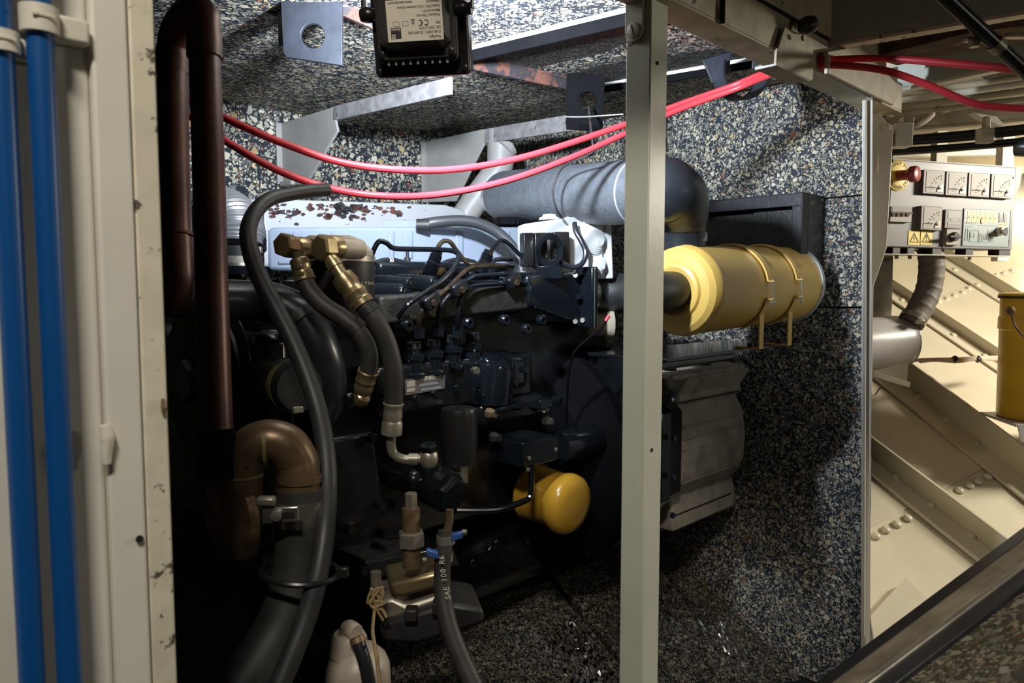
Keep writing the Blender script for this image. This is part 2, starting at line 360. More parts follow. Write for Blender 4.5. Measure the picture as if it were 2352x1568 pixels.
lathe([(0, .0001), (0, .0024), (.001, .0024)], Pw(320, 1237, 0.4955), -E2, 12).build('bolt_hole', 'gap_black', fr)
wl = Pw(242, 1020, 0.4945)
tube([wl + UP * 0.012, wl + UP * 0.004 + E1 * .001, wl - UP * 0.006, wl - UP * .012], [.003, .0045, .0035, .003], 8).build('weld_bead', 'clip_cream', fr)
tube([Pw(374, 915, .4965), Pw(377, 935, .4965), Pw(375, 950, .4965)], [.001, .0022, .001], 8).build('rust_spot', 'zinc_rust', fr)
# ---- blue pipes in their saddle clips
for x0, cy, w, lb, lc in ((28, 103, .489, 'blue plastic pipe running up the left edge, lower clip', 'cream saddle clip on the leftmost blue pipe'), (118, 54, .4885, 'blue plastic pipe running up beside the door frame, higher clip', 'cream saddle clip on the blue pipe nearer the door frame')):
    p = Pw(x0, 656, w); d = p.y; r = px(27.5, d)
    tag(MB().tube([V((p.x, p.y, FLO)), V((p.x, p.y, CZ + .7))], r, 24).build('water_pipe', 'blue_plastic'), lb, 'pipe')
    z = Pw(x0, cy, w).z; h = px(58 if x0 > 100 else 46, d); t = thing('pipe_clip', lc, 'pipe clip')
    c0 = V((p.x, p.y, z)); n2 = 20; rr = r * 1.02
    vs = []
    for rad in (rr, rr + .0028):
        for k in range(n2 + 1):
            a_ = math.radians(-20 + 220 * k / n2); vs.append(c0 + (E1 * math.cos(a_) - E2 * math.sin(a_)) * rad)
    m_ = MB(); out = vs[:n2 + 1] + vs[n2 + 1:][::-1]
    m_.prism([q - UP * h / 2 for q in out], UP * h); m_.build('saddle', 'clip_cream', t, ang=50)
    wpl = 0.5025
    cbox(c0 + E2 * ((wpl - w) / 2 + r * .15) + E1 * (r + .0105), E1 * .018, E2 * (wpl - w - .002), UP * h * .98).build('foot', 'clip_cream', t, bevel=.002)
    cbox(c0 + E2 * ((wpl - w) / 2 + r * .3) - E1 * (r + .004), E1 * .007, E2 * (wpl - w - .004), UP * h * .9).build('foot', 'clip_cream', t, bevel=.002)
    cbox(c0 - E2 * (rr + .003) + UP * h * .05, E1 * .011, E2 * .0012, UP * .0012).build('slot', 'cream_worn', t)

# ---- middle post: painted square tube
K = Pw(1487, 656, WO); ps = 0.0345
post = thing('steel_post', 'cream square steel post standing in the middle of the opening', 'post')
box(V((K.x, K.y, FLO)), E1 * ps, E2 * ps, UP * (CZ + 0.345 - FLO)).build('square_tube', 'post_paint', post, bevel=0.0016)
def onleft(x, y, off=0.0): return Pn(x, y, K - E1 * off, E1)          # left face of the post
def onfront(x, y, off=0.0): return Pn(x, y, K - E2 * off, E2)
tc_ = onleft(1460, 72, .0005); R_ = .0125
ol = [tc_ + E2 * (R_ * math.cos(a)) + UP * (R_ * math.sin(a)) for a in [math.pi + math.pi * k / 14 for k in range(15)]] + [tc_ + E2 * R_ + UP * .06, tc_ - E2 * R_ + UP * .06]
prism(ol, -E1 * .004).build('tab_plate', 'post_paint', post, bevel=.001)
sh = lathe([(0, .0088), (.0018, .0084), (.0024, .007)], tc_ - E1 * .004, -E1, 24).build('screw_head', 'post_paint', post)
cbox(tc_ - E1 * .0066, (E2 * .35 + UP).normalized() * .0135, (UP * -.35 + E2).normalized() * .0018, E1 * .0006).build('screw_slot', 'print_dark', sh)
text_at(MB(), 'To', onleft(1443, 103, .0004), (-E2 * .8 + UP * .35).normalized(), (UP + E2 * .3).normalized(), .013).build('handwriting', 'print_dark', post)
for x, y in ((1510, 145), (1497, 1033)):
    lathe([(0, .0023), (.0006, .0023)], onfront(x, y, .0004), -E2, 12).build('screw_hole', 'gap_black', post)

# ---- header rail over the opening, receding to the right
hz = CZ + 0.325; hd = group_empty('trim_header')
u0, u1 = Pw(1430, 0, WO).dot(E1) - .25, Pw(2056, 238, WO).dot(E1)
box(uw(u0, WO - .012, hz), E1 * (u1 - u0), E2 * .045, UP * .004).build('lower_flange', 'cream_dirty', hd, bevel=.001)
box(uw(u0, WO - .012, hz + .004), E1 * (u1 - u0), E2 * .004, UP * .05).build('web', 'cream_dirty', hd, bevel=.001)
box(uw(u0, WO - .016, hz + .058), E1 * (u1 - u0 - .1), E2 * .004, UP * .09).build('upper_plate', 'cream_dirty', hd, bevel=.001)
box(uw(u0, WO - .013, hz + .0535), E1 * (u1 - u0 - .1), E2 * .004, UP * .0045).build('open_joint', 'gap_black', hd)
jx = Pw(1633, 70, WO).dot(E1)
box(uw(jx, WO - .0185, hz), E1 * .0018, E2 * .006, UP * .14).build('plate_joint', 'gap_black', hd)
# bracket plate with bolt and rubber bush under the header
t = thing('hanger_bracket', 'cream bracket plate hanging from the header where the red cables pass', 'bracket')
q = [Pw(a, b, WO - .02) for a, b in ((1803, 62), (1868, 92), (1868, 182), (1858, 186), (1783, 150), (1785, 118))]
prism(q, E2 * .004).build('plate', 'cream_dirty', t, bevel=.0008)
q = [Pw(1783, 150, WO - .02), Pw(1858, 186, WO - .02)]
prism([q[0], q[1], q[1] + E2 * .03, q[0] + E2 * .03], UP * .003).build('foot', 'bracket_white', t)
lathe([(0, .010), (.01, .013), (.02, .011), (.024, .006)], Pw(1838, 62, WO - .022), -E2, 20).build('rubber_bush', 'rubber_gloss', t)
lathe([(0, .004), (.004, .0038)], Pw(1842, 88, WO - .03), -E2, 6).build('bolt_head', 'steel_dull', t)
q = [Pw(a, b, WO - .03) for a, b in ((1902, 118), (1976, 106), (2058, 190), (2061, 226), (2052, 241), (1902, 168))]
tag(prism(q, E2 * .006).build('gusset_plate', 'cream_dirty', bevel=.001), 'cream gusset plate at the right end of the header rail', 'gusset')

# ---- right post, jamb return and the plate behind it
RP = Pw(1989, 656, WO - .02)
rp = thing('frame_post', 'narrow cream post at the right edge of the foam wall', 'post')
ra, rb = Pw(1989, 228, WO - .02), Pw(1984, 1660, WO - .02)
prism([ra, ra + E1 * .0155, rb + E1 * .0155, rb], E2 * .006).build('front_leg', 'cream', rp, bevel=.001)
prism([ra, ra + E1 * .003, rb + E1 * .003, rb], E2 * .0062).build('return_leg', 'cream', rp, bevel=.001)
for x, y in ((2000, 282), (1994, 869)): lathe([(0, .0022), (.0005, .0022)], Pw(x, y, WO - .0205), -E2, 10).build('screw_hole', 'gap_black', rp)
je = uw(UR, wj, 0)
pa, pb = ra + E2 * .003 + E1 * .008, rb + E2 * .003 + E1 * .008
struct(prism([pb, uw(UR, wend(rb.z), rb.z), uw(UR, wend(CEIL), CEIL), pa], V((.010, -.003, 0))).build('trim_jamb', 'cream'))
q = [Pd(a, b, 1.42) for a, b in ((2000, 236), (2052, 300), (2050, 335), (2037, 568), (2030, 590), (2006, 658), (2003, 900), (1998, 900))]
pl_ = tag(prism(q, V((.01, .025, 0))).build('tapered_plate', 'cream', bevel=.0015), 'tapered cream steel plate standing behind the narrow right post', 'plate')
lathe([(0, .007), (.003, .007), (.004, .005)], Pd(2037, 292, 1.415), -Y, 20).build('rivet_head', 'cream', pl_)
tube([Pd(2016, 355, 1.417), Pd(2016, 378, 1.417), Pd(2015, 395, 1.417)], .0012, 6, 1).build('weld_mark', 'cream_worn', pl_)
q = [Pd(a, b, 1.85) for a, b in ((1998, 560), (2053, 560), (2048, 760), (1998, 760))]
t = tag(prism(q, Y * .03).build('web_frame', 'cream_dirty', bevel=.002), 'darker cream web frame between the tapered plate and the grey cylinder', 'frame')

# ================================================================ SIDE ROOM: HULL, DECK BEAMS, PANEL
H0, H1 = Pd(2176, 600, 2.7), Pd(2176, 1300, 1.5)
hn = (H1 - H0).cross(X + Y * .06).normalized(); hn = hn if hn.z > 0 else -hn
def hp(x, y, off=0.0): return Pn(x, y, H0 + hn * off, hn)
hull = group_empty('wall_hull')
def plate(pts, th=.02, off=0.0, name='hull_plate', m='cream_hull'):
    return prism([hp(x, y, off) for x, y in pts], hn * -th).build(name, m, hull, bevel=.0015)
plate([(1996, 330), (2700, 330), (2700, 470), (2276, 640), (2156, 684), (1996, 746)], off=-.003)
plate([(1996, 744), (2156, 683), (2700, 462), (2700, 850), (2276, 1065), (2168, 1121), (1998, 1211)])
plate([(1998, 1211), (2168, 1121), (2700, 852), (2700, 1900), (1998, 1900)], off=-.003)
plate([(1999, 1412), (2080, 1325), (2130, 1372), (2010, 1500)], .03, .022, 'doubler_plate')
def stiffener(x0, y0, x1, y1, hweb, wfl, rivets, lb):
    """riveted angle: web standing off the shell, flange flat on it; pixels give the outer edge of the web"""
    A, B = hp(x0, y0, hweb), hp(x1, y1, hweb); d = (B - A).normalized(); side = hn.cross(d); side = side if side.y < 0 else -side
    t = thing('hull_frame', lb, 'hull frame'); L = B - A
    box(A, L, hn * -hweb, side * .007).build('web', 'cream_hull', t, bevel=.0012)
    box(A - hn * (hweb - .0005), L, side * wfl, hn * .007).build('flange', 'cream_hull', t, bevel=.002)
    return t, d, side, A - hn * hweb
RV = lathe([(0, .0105), (.003, .0098), (.0055, .007), (.007, .0028)], V((0, 0, 0)), hn, 10)
rvm = RV.build('rivet', 'cream_hull', hull, ang=60); rvme = rvm.data; bpy.data.objects.remove(rvm)
def rivet(x, y, par, off=0.0):
    o = bpy.data.objects.new('rivet', rvme); sc.collection.objects.link(o); o.location = hp(x, y, off); o.parent = par
for x, y in ((2012, 1231), (2035, 1217), (2060, 1204), (2085, 1190), (2109, 1173), (2204, 1126), (2228, 1115), (2246, 1105), (2269, 1094), (2289, 1082), (2156, 693), (2175, 686), (2192, 679), (2211, 672), (2225, 663), (2289, 632), (2306, 628), (2325, 622)):
    rivet(x, y, hull, 0 if y < 1160 else 0)
for args, rv in (((1999, 997, 2700, 1520, .055, .06, 0, 'hull frame crossing just below the grey cylinder and lowest of four'), ((2055, 1096), (2140, 1159), (2232, 1231))),
                 ((2040, 790, 3000, 1500, .075, .07, 0, 'hull frame running from the cylinder bracket down past the bucket'), ((2106, 911), (2173, 963), (2242, 1018))),
                 ((1999, 605, 3000, 1254, .040, .055, 0, 'hull frame crossing behind the ribbed hose above the wires'), ((2190, 770), (2262, 818), (2072, 690))),
                 ((2100, 520, 3000, 1060, .045, .06, 0, 'topmost hull frame under the control panel'), ((2193, 620), (2245, 655)))):
    t, d, s, o_ = stiffener(*args)
    for x, y in rv: rivet(x, y, t, .006)
tube([hp(2011, 906, .002), hp(2020, 892, .03), hp(2028, 888, .03), hp(2024, 891, .025)], .0016, 8).build('hook', 'print_dark')
tag(bpy.data.objects['hook'], 'small dark wire hook on the hull plate under the cylinder', 'hook')
struct(box(V((1.2, 4.1, -.2)), V((4.5, 0, 0)), Y * .05, UP * 2.2).build('wall_far', 'cream'))
struct(box(V((4.2, .3, -.2)), V((.05, 0, 0)), Y * 4.5, UP * 2.2).build('wall_side', 'cream'))

# ---- underside of the deck with its beams (run across, towards the camera at the right)
DZ = CZ + .47
struct(box(uw(.35, -1.6, DZ), E1 * 3.2, E2 * (WO + 1.56), UP * .03).build('ceiling_deck', 'rusty_deck'))
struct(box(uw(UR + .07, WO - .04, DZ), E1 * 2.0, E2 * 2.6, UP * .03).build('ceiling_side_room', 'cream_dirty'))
def beam(xa, ya, xb, yb, zb, depth, fl, m1, m2, lb):
    A, B = Pz(xa, ya, zb), Pz(xb, yb, zb); t = thing('deck_beam', lb, 'beam'); L = B - A; s = L.cross(UP).normalized(); s = s if s.dot(E1) > 0 else -s
    box(A, L, s * .008, UP * depth).build('web', m1, t, bevel=.001); box(A, L, s * fl, UP * -.006).build('flange', m2, t, bevel=.001); return t
beam(1868, 106, 3300, -141, CZ + .375, .10, .022, 'grey_green', 'cream_worn', 'grey-green deck beam above the red cables, nearest to the camera')
beam(2060, 205, 3300, -69, CZ + .380, .055, .02, 'grey_green', 'cream', 'second deck beam behind the red cables with a thin cream flange')
beam(2012, 300, 3300, 195, CZ + .400, .07, .03, 'cream_dirty', 'cream_dirty', 'dirty cream deck beam above the black conduits')
# rust-eaten cleat under the near beam
tag(prism([Pz(2000, 132, CZ + .40), Pz(2240, 72, CZ + .40), Pz(2352, 60, CZ + .40), Pz(2352, 96, CZ + .40), Pz(2060, 150, CZ + .40)], UP * .05).build('wood_batten', 'rusty_deck'), 'rotten brown batten between the first two deck beams', 'batten')
# painted service pipes under the deck
for i, (ya, yb, r, dd) in enumerate(((226, 176, .007, 1.75), (240, 192, .008, 1.72), (254, 209, .008, 1.70), (266, 228, .006, 1.68))):
    tag(tube([Pd(2004, ya, dd), Pd(2180, (ya + yb) / 2 + 1, dd - .06), Pd(2420, yb - 8, dd - .13), Pd(2900, yb - 60, dd - .33)], r, 12).build('service_pipe', 'cream_dirty' if i != 1 else 'cream'), ('topmost', 'second', 'third', 'lowest')[i] + ' of the four cream painted service pipes under the deck', 'pipe', 'cream service pipes')
for x, y0, y1, lb in ((2036, 236, 268, 'saddle strap around the cream service pipes nearer the post'), (2170, 208, 255, 'saddle strap around the cream service pipes nearer the red cable')):
    tag(box(Pd(x, y1, 1.655), X * .016, Y * .02, UP * px(y1 - y0, 1.65)).build('pipe_strap', 'cream_dirty', bevel=.002), lb, 'pipe strap')
for i, (ya, yb, r) in enumerate(((326, 297, .011), (350, 324, .008))):
    tag(tube([Pd(2030, ya, 1.62), Pd(2220, (ya + yb) / 2, 1.56), Pd(2430, yb - 8, 1.5), Pd(2900, yb - 60, 1.38)], r, 14).build('conduit', 'rubber_gloss'), ('upper', 'lower')[i] + ' of the two black conduits above the control panel', 'conduit', 'black conduits')
t = thing('conduit_clamp', 'cream clamp block holding the black conduits', 'clamp')
cbox(Pd(2262, 312, 1.53), X * .030, Y * .02, UP * .030).build('block', 'cream_dirty', t, bevel=.003)
cbox(Pd(2265, 285, 1.53), X * .012, Y * .012, UP * .030).build('stem', 'cream_dirty', t, bevel=.002)
# junction box and gland with curved cable
t = thing('junction_box', 'small cream junction box with a curved cable beside the tapered plate', 'junction box')
cbox(Pd(2070, 312, 1.44), X * .032, Y * .03, UP * .045).build('body', 'cream', t, bevel=.003)
cbox(Pd(2083, 282, 1.44), X * .020, Y * .02, UP * .022).build('gland', 'cream_dirty', t, bevel=.003)
tube([Pd(2090, 290, 1.44), Pd(2110, 286, 1.44), Pd(2130, 274, 1.46), Pd(2142, 262, 1.48)], .0052, 10).build('cable', 'wire_cream', t)
tag(prism([Pd(a, b, 1.60) for a, b in ((2236, 258), (2290, 268), (2312, 292), (2306, 294), (2250, 268))], Y * .02).build('angled_strut', 'cream', bevel=.001), 'cream angled strut above the conduit clamp', 'strut')
# shiny black handrail pipe with saddle
t = thing('handrail_pipe', 'shiny black pipe crossing the upper right corner diagonally', 'pipe')
tube([Pd(1978, -186, .78), Pd(2286, 100, .86), Pd(2902, 672, 1.02)], .0078, 18, 1).build('tube', 'rubber_gloss', t)
sd = Pd(2290, 104, .862)
lathe([(-.006, .0092), (.006, .0092)], sd, (Pd(2440, 245, .90) - Pd(2130, -45, .82)), 18).build('saddle', 'steel_dull', t)
cbox(sd + X * -.022 + UP * .006, X * .03, Y * .012, UP * .004).build('saddle_ear', 'steel_dull', t, bevel=.001)
cbox(sd + X * .022 + UP * .010, X * .03, Y * .012, UP * .004).build('saddle_ear', 'steel_dull', t, bevel=.001)
bolt(sd + X * -.026 + UP * .004, -UP, .0065, .006, 'steel_dull', t)
tag(prism([Pz(a, b, CZ + .42) for a, b in ((2240, 135), (2330, 105), (2470, 80), (2470, 160), (2352, 158))], UP * .01).build('bright_plate', 'white_box'), 'pale steel plate under the deck behind the handrail pipe', 'plate')
tag(lathe([(0, .018), (.02, .02), (.045, .014), (.05, .006)], Pd(2335, 338, 1.5), V((.6, -.8, -.1)), 18).build('valve_knob', 'rubber_gloss'), 'small black knob at the right edge above the control panel', 'knob')
# frames behind the panel
for x0, x1, lb in ((2152, 2178, 'cream upright stanchion behind the panel, left of two'), (2304, 2332, 'cream upright stanchion behind the panel, right of two')):
    p, q = Pd(x0, 320, 2.1), Pd(x1, 320, 2.1)
    tag(box(V((p.x, 2.1, Pd(x0, 600, 2.1).z)), X * (q.x - p.x), Y * .03, UP * (Pd(x0, 300, 2.1).z - Pd(x0, 600, 2.1).z)).build('stanchion', 'cream', bevel=.002), lb, 'stanchion')
tag(prism([Pd(a, b, 2.3) for a, b in ((2050, 350), (2160, 346), (2420, 335), (2420, 352), (2050, 362))], Y * .03).build('cross_bar', 'cream', bevel=.002), 'cream cross bar behind the top edge of the control panel', 'bar')
# ================================================================ UNDER THE CEILING OF THE ENCLOSURE
def bar(a, b, h, th, up=None):
    """flat bar from a to b, h tall (downwards), th thick"""
    L = V(b) - V(a); s = L.cross(UP).normalized() * th; return MB().box(V(a) - s / 2, L, UP * -h, s)
ZB = CEIL - .002
for x0, y0, x1, y1, h, m, m2, lb in ((1078, 106, 1470, 10, .020, 'matt_black', 'beam_white', 'black angle bar with a white upper edge from the floodlight to the post'),
                             (1076, 122, 1350, 185, .020, 'primer_red', None, 'rusty red flat bar running from the floodlight to the holed plate'),
                             (1380, 190, 1800, 118, .014, 'matt_black', 'beam_white', 'black bar with a white edge behind the post above the hook strap')):
    a, b = Pc(x0, y0, .002), Pc(x1, y1, .002); t = thing('ceiling_bar', lb, 'bar')
    bar(a - UP * .008, b - UP * .008, h, .006).build('web', m, t, bevel=.001)
    L = b - a; s = L.cross(UP).normalized(); s = s if s.y > 0 else -s
    box(a - UP * .008 - s * .003, L, s * .024, UP * .008).build('flange', m2 or m, t, bevel=.001)
# knee brackets: gusset on the back wall, bar along the ceiling
def knee(pts, barp, lb, foot):
    q0 = Pw(pts[0][0], 340, WB - .004); u = q0.dot(E1); t = thing('knee_bracket', lb, 'bracket')
    pp = [Pu(x, y, u) for x, y in pts]; prism(pp, E1 * .006).build('gusset', 'bracket_white', t, bevel=.001)
    box(pp[0] - E1 * .014 + E2 * .0, E1 * .03, E2 * -.006, UP * (pp[-1].z - pp[0].z)).build('wall_flange', 'bracket_white', t, bevel=.001)
    a, b = Pu(*barp[0], u), Pu(*barp[1], u)
    h = px(barp[2], a.y)
    prism([a, b, b - UP * h, a - UP * h], E1 * .007).build('ceiling_leg', 'bracket_bare', t, bevel=.001)
    if foot: cbox(pp[-1] - E2 * .03 + E1 * .01, E1 * .04, E2 * .055, UP * .012).build('foot', 'bracket_white', t, bevel=.002)
    return t, u
knee([(644, 283), (764, 246), (775, 300), (702, 424), (650, 424)], ((764, 244), (1034, 176), 32), 'pale grey knee bracket at the left with a long bar along the ceiling', True)
knee([(975, 326), (1112, 296), (1114, 326), (1046, 462), (984, 464)], ((1112, 296), (1312, 262), 32), 'pale grey knee bracket in the middle beside the white pipe', False)
tag(bar(Pc(1020, 176, .002), Pc(1036, 176, .002), .035, .012).build('rusty_stub', 'primer_red', bevel=.001), 'rusty stub at the ceiling end of the left knee bracket', 'stub')
# holed hanger plates
def holed(cx, cy, pts, d, hole, m, lb, dv=Y):
    t = []; n = 48
    P4 = [Pd(x, y, d) for x, y in pts]; c = Pd(cx, cy, d); r = px(hole, d)
    inner, outer = [], []
    e = [(P4[i], P4[(i + 1) % 4]) for i in range(4)]
    for k in range(n):
        a = 2 * math.pi * k / n; dr = X * math.cos(a) + UP * math.sin(a); inner.append(c + dr * r)
        best = 9
        for p, q in e:                                               # where this direction leaves the plate
            v = q - p; den = dr.x * v.z - dr.z * v.x
            if abs(den) < 1e-9: continue
            s = ((p.x - c.x) * v.z - (p.z - c.z) * v.x) / den; w = ((p.x - c.x) * dr.z - (p.z - c.z) * dr.x) / den
            if s > 0 and -1e-6 <= w <= 1 + 1e-6: best = min(best, s)
        outer.append(c + dr * best)
    return tag(MB().ring_prism(outer, inner, dv * .008).build('hanger_plate', m, bevel=.0008), lb, 'plate')
holed(718, 82, [(643, -28), (786, 4), (786, 150), (651, 130)], 1.16, 27, 'black_bluish', 'blue-black hanger plate with a round hole left of the floodlight')
holed(1350, 232, [(1302, 168), (1390, 172), (1384, 300), (1300, 296)], 1.50, 21, 'matt_black', 'black hanger plate with a round hole left of the post')
t = thing('ceiling_angle', 'black angle bar behind the left holed plate at the top edge', 'bar')
prism([Pd(a, b, 1.20) for a, b in ((560, -40), (650, -25), (650, 44), (586, 20))], Y * .008).build('web', 'black_bluish', t)
prism([Pd(a, b, 1.19) for a, b in ((636, -40), (650, -40), (652, 105), (640, 105))], Y * .02).build('edge', 'black_steel', t)
tag(prism([Pd(a, b, 1.18) for a, b in ((780, 2), (862, 38), (862, 68), (780, 32))], Y * .012).build('rusty_strip', 'primer_red', bevel=.001), 'rusty strip between the left holed plate and the floodlight', 'strip')
# hook strap of the pipe hanger
cc = Pd(1702, 158, 1.42); R1 = px(62, 1.42)
t = thing('pipe_hanger', 'open black hook strap hanging from the ceiling right of the post', 'pipe hanger')
ax = (X * .42 - Y * .90 - UP * .12).normalized(); hx = X - ax * X.dot(ax); hx.normalize(); hy = ax.cross(hx); hy = hy if hy.z > 0 else -hy
arc = [cc + hx * (R1 * math.cos(a)) * 1.0 + hy * (R1 * math.sin(a)) for a in [math.radians(168 + 182 * k / 30) for k in range(31)]]
MB().band(arc, ax * .034, lambda i: (arc[i] - cc).normalized() * .005).build('strap', 'black_bluish', t)
prism([Pd(a, b, 1.41) for a, b in ((1614, 138), (1680, 118), (1676, 158), (1660, 190), (1636, 190))], Y * .006).build('lug', 'black_bluish', t, bevel=.001)
prism([Pd(a, b, 1.40) for a, b in ((1730, 122), (1770, 120), (1764, 154), (1728, 158))], Y * .006).build('lug', 'black_bluish', t, bevel=.001)
tube([Pd(1735, 158, 1.39), Pd(1756, 152, 1.38), Pd(1768, 168, 1.37), Pd(1780, 180, 1.36)], .004, 10).build('bolt', 'steel_dull', t)
# white drain pipe behind the middle bracket
t = thing('drain_pipe', 'white bent drain pipe behind the middle knee bracket', 'pipe')
tube([Pd(1150, 300, 2.0), Pd(1150, 350, 2.0), Pd(1146, 385, 2.0), Pd(1118, 425, 2.0), Pd(1085, 470, 2.0), Pd(1060, 510, 2.0)], .036, 20).build('pipe', 'bracket_white', t)
MB().tube([Pd(1160, 335, 1.995), Pd(1152, 345, 1.99)], .038, 20).build('collar', 'bracket_white', t)

# ---- floodlight
fl_t = math.radians(13); fy = math.radians(10)
fd = V((math.sin(fy), math.cos(fy) * math.cos(fl_t), math.sin(fl_t))).normalized()          # where it shines
fr_ = V((math.cos(fy), -math.sin(fy), 0)).normalized(); fu = fr_.cross(fd).normalized()
FC = Pd(962, 30, .89)                                                # centre of the back of the bezel
t = thing('floodlight', 'black floodlight with a pale label, hanging with its back to the camera', 'floodlight'); FLT = t
fw, fh = px(222, .89), px(266, .89)
def rrect(w, h, r, c, n=5):
    o = []
    for cx_, cy_, a0 in ((w / 2 - r, h / 2 - r, 0), (-w / 2 + r, h / 2 - r, 90), (-w / 2 + r, -h / 2 + r, 180), (w / 2 - r, -h / 2 + r, 270)):
        for k in range(n + 1):
            a = math.radians(a0 + 90 * k / n); o.append(c + fr_ * (cx_ + r * math.cos(a)) + fu * (cy_ + r * math.sin(a)))
    return o
prism(rrect(fw, fh, .006, FC), fd * .016).build('bezel', 'black_plastic', t, bevel=.0015)
MB().ring_prism(rrect(fw * .985, fh * .985, .005, FC - fd * .003), rrect(fw * .90, fh * .91, .008, FC - fd * .003), fd * .003).build('rim', 'black_plastic', t, bevel=.001)
prism(rrect(fw * .82, fh * .80, .008, FC - fd * .016), fd * .016).build('housing', 'plastic_sheen', t, bevel=.002)
hb = FC - fd * .022
prism(rrect(fw * .80, fh * .74, .006, hb), fd * .006).build('cover_plate', 'plastic_sheen', t, bevel=.0012)
# raised back with chamfered corners and sloping sides
def oct_(w, h, c, k):
    return [c + fr_ * a + fu * b for a, b in ((w / 2 - k, h / 2), (-w / 2 + k, h / 2), (-w / 2, h / 2 - k), (-w / 2, -h / 2 + k), (-w / 2 + k, -h / 2), (w / 2 - k, -h / 2), (w / 2, -h / 2 + k), (w / 2, h / 2 - k))]
a_, b_ = oct_(fw * .735, fh * .62, hb, .008), oct_(fw * .655, fh * .53, hb - fd * .016 + fu * .003, .008)
m_ = MB(); m_.add(a_ + b_, [tuple(range(8))[::-1], tuple(range(8, 16))] + [(i, (i + 1) % 8, (i + 1) % 8 + 8, i + 8) for i in range(8)]); m_.build('driver_cover', 'plastic_sheen', t, bevel=.0008)
lp = hb - fd * .0163 + fu * .003; lc = Pn(952, 46, lp, fd); lw, lh = px(130, .85), px(87, .85)
lab_ = prism([lc + fr_ * (sx * lw / 2) + fu * (sy * lh / 2) for sx, sy in ((-1, -1), (1, -1), (1, 1), (-1, 1))], fd * .0003).build('label', 'label_paper', t, label='pale rating label printed upside down')
lo_ = lc - fd * .0002
def ltext(s, x, y, sz, m='print_dark', al=1.0, sq=.82):
    p = lo_ - fr_ * (x * lw) - fu * (y * lh)                          # upside down: label's own right is image left
    return text_at(MB(), s, p, -fr_, -fu, sz * lh, al, sq).build('print', m, lab_)
for s, y, sz in (('Floodlight', .42, .10), ('S31483 (L98071)  220-240V~50Hz', .30, .095), ('LED 10W(1x10W)', .195, .095), ('IP65', .08, .095), ('Producent / Fabricant', -.10, .09), ('Massive LtV B.V.', -.20, .09), ('Postbus 22954, 1100 DL Amsterdam-Zuidoost', -.31, .09), ('Netherlands', -.42, .085)):
    ltext(s, -.46, y, sz, sq=.66 if len(s) > 28 else .8)
ltext('www.sencys.com', .46, -.43, .10, al=-1.0, sq=.95)
# CE mark drawn as two broken rings, waste bin and certification marks
for i, cx_ in enumerate((-.20, -.10)):
    c = lo_ - fr_ * (cx_ * lw) - fu * (.07 * lh); rr = lh * .062
    pts = [c - fr_ * (rr * math.cos(a)) - fu * (rr * math.sin(a)) for a in [math.radians(60 + 240 * k / 12) for k in range(13)]]
    m_ = MB().tube(pts, .0005, 5)
    if i: m_.tube([c + fr_ * rr, c + fr_ * (.2 * rr)], .0005, 5)
    m_.build('print', 'print_dark', lab_)
c = lo_ - fr_ * (.03 * lw) - fu * (.07 * lh)
cbox(c - fu * (-.02 * lh), fr_ * (lw * .05), fu * (lh * .09), fd * .0002).build('print', 'print_grey', lab_); cbox(c + fu * (.085 * lh) , fr_ * (lw * .065), fu * (lh * .016), fd * .0003).build('print', 'print_dark', lab_)
for cx_ in (.17, .33):
    c = lo_ - fr_ * (cx_ * lw) - fu * (.07 * lh); MB().ring_prism([c + fr_ * a * lw * .055 + fu * b * lh * .06 for a, b in ((-1, -1), (1, -1), (1, 1), (-1, 1))], [c + fr_ * a * lw * .046 + fu * b * lh * .048 for a, b in ((-1, -1), (1, -1), (1, 1), (-1, 1))], fd * .0002).build('print', 'print_grey', lab_)
lg = prism([lo_ - fr_ * (x * lw) - fu * (y * lh) for x, y in ((.255, .155), (.44, .155), (.44, .43), (.255, .43))], fd * .0002).build('logo', 'print_dark', lab_)
for gx, gy in ((.37, .34), (.405, .34), (.37, .40), (.405, .40)):
    cbox(lo_ - fr_ * ((gx + .005) * lw) - fu * (gy * lh) - fd * .0002, fr_ * (lw * .026), fu * (lh * .042), fd * .0001).build('print', 'label_paper', lab_)
text_at(MB(), 'Sencys', lo_ - fr_ * (.347 * lw) - fu * (.205 * lh) - fd * .0002, -fr_, -fu, lh * .10, 0, .9).build('print', 'label_paper', lab_)
for sx in (-1, 1):
    for p in (hb + fr_ * (sx * fw * .36) - fu * (fh * .325), FC - fd * .003 + fr_ * (sx * fw * .455) - fu * (fh * .455)):
        s_ = lathe([(0, .0042), (.0015, .0040), (.002, .003)], p, -fd, 16).build('screw', 'black_plastic', t)
        cbox(p - fd * .0021, fr_ * .004, fu * .0008, fd * .0004).build('slot', 'gap_black', s_)
    pv = FC + fr_ * (sx * (fw / 2 - .001)) - fd * .012
    lathe([(-.009, .0075), (-.002, .009), (.002, .009), (.006, .0065), (.009, .0075)], pv, fr_, 18).build('pivot_knob', 'black_plastic', t)
    box(pv - fd * .004 + fr_ * (sx * .008), fr_ * .0025, fd * .012, UP * (zc(pv.dot(E1)) - pv.z)).build('yoke_arm', 'black_plastic', t, bevel=.0005)
for k in range(9):
    cbox(FC - fd * .0165 + fr_ * ((k - 4) * fw * .076) - fu * (fh * .388), fr_ * .0022, fd * .004, fu * .006).build('fin', 'print_grey', t)
prism(rrect(fw * .90, fh * .9, .006, FC + fd * .016), fd * .001).build('lens', 'lens_glass', t)
ll = bpy.data.lights.new('floodlight_led', 'AREA'); ll.shape = 'RECTANGLE'; ll.size = .05; ll.size_y = .05; ll.energy = 16.0; ll.spread = math.radians(150); ll.color = (0.78, 0.88, 1.0)
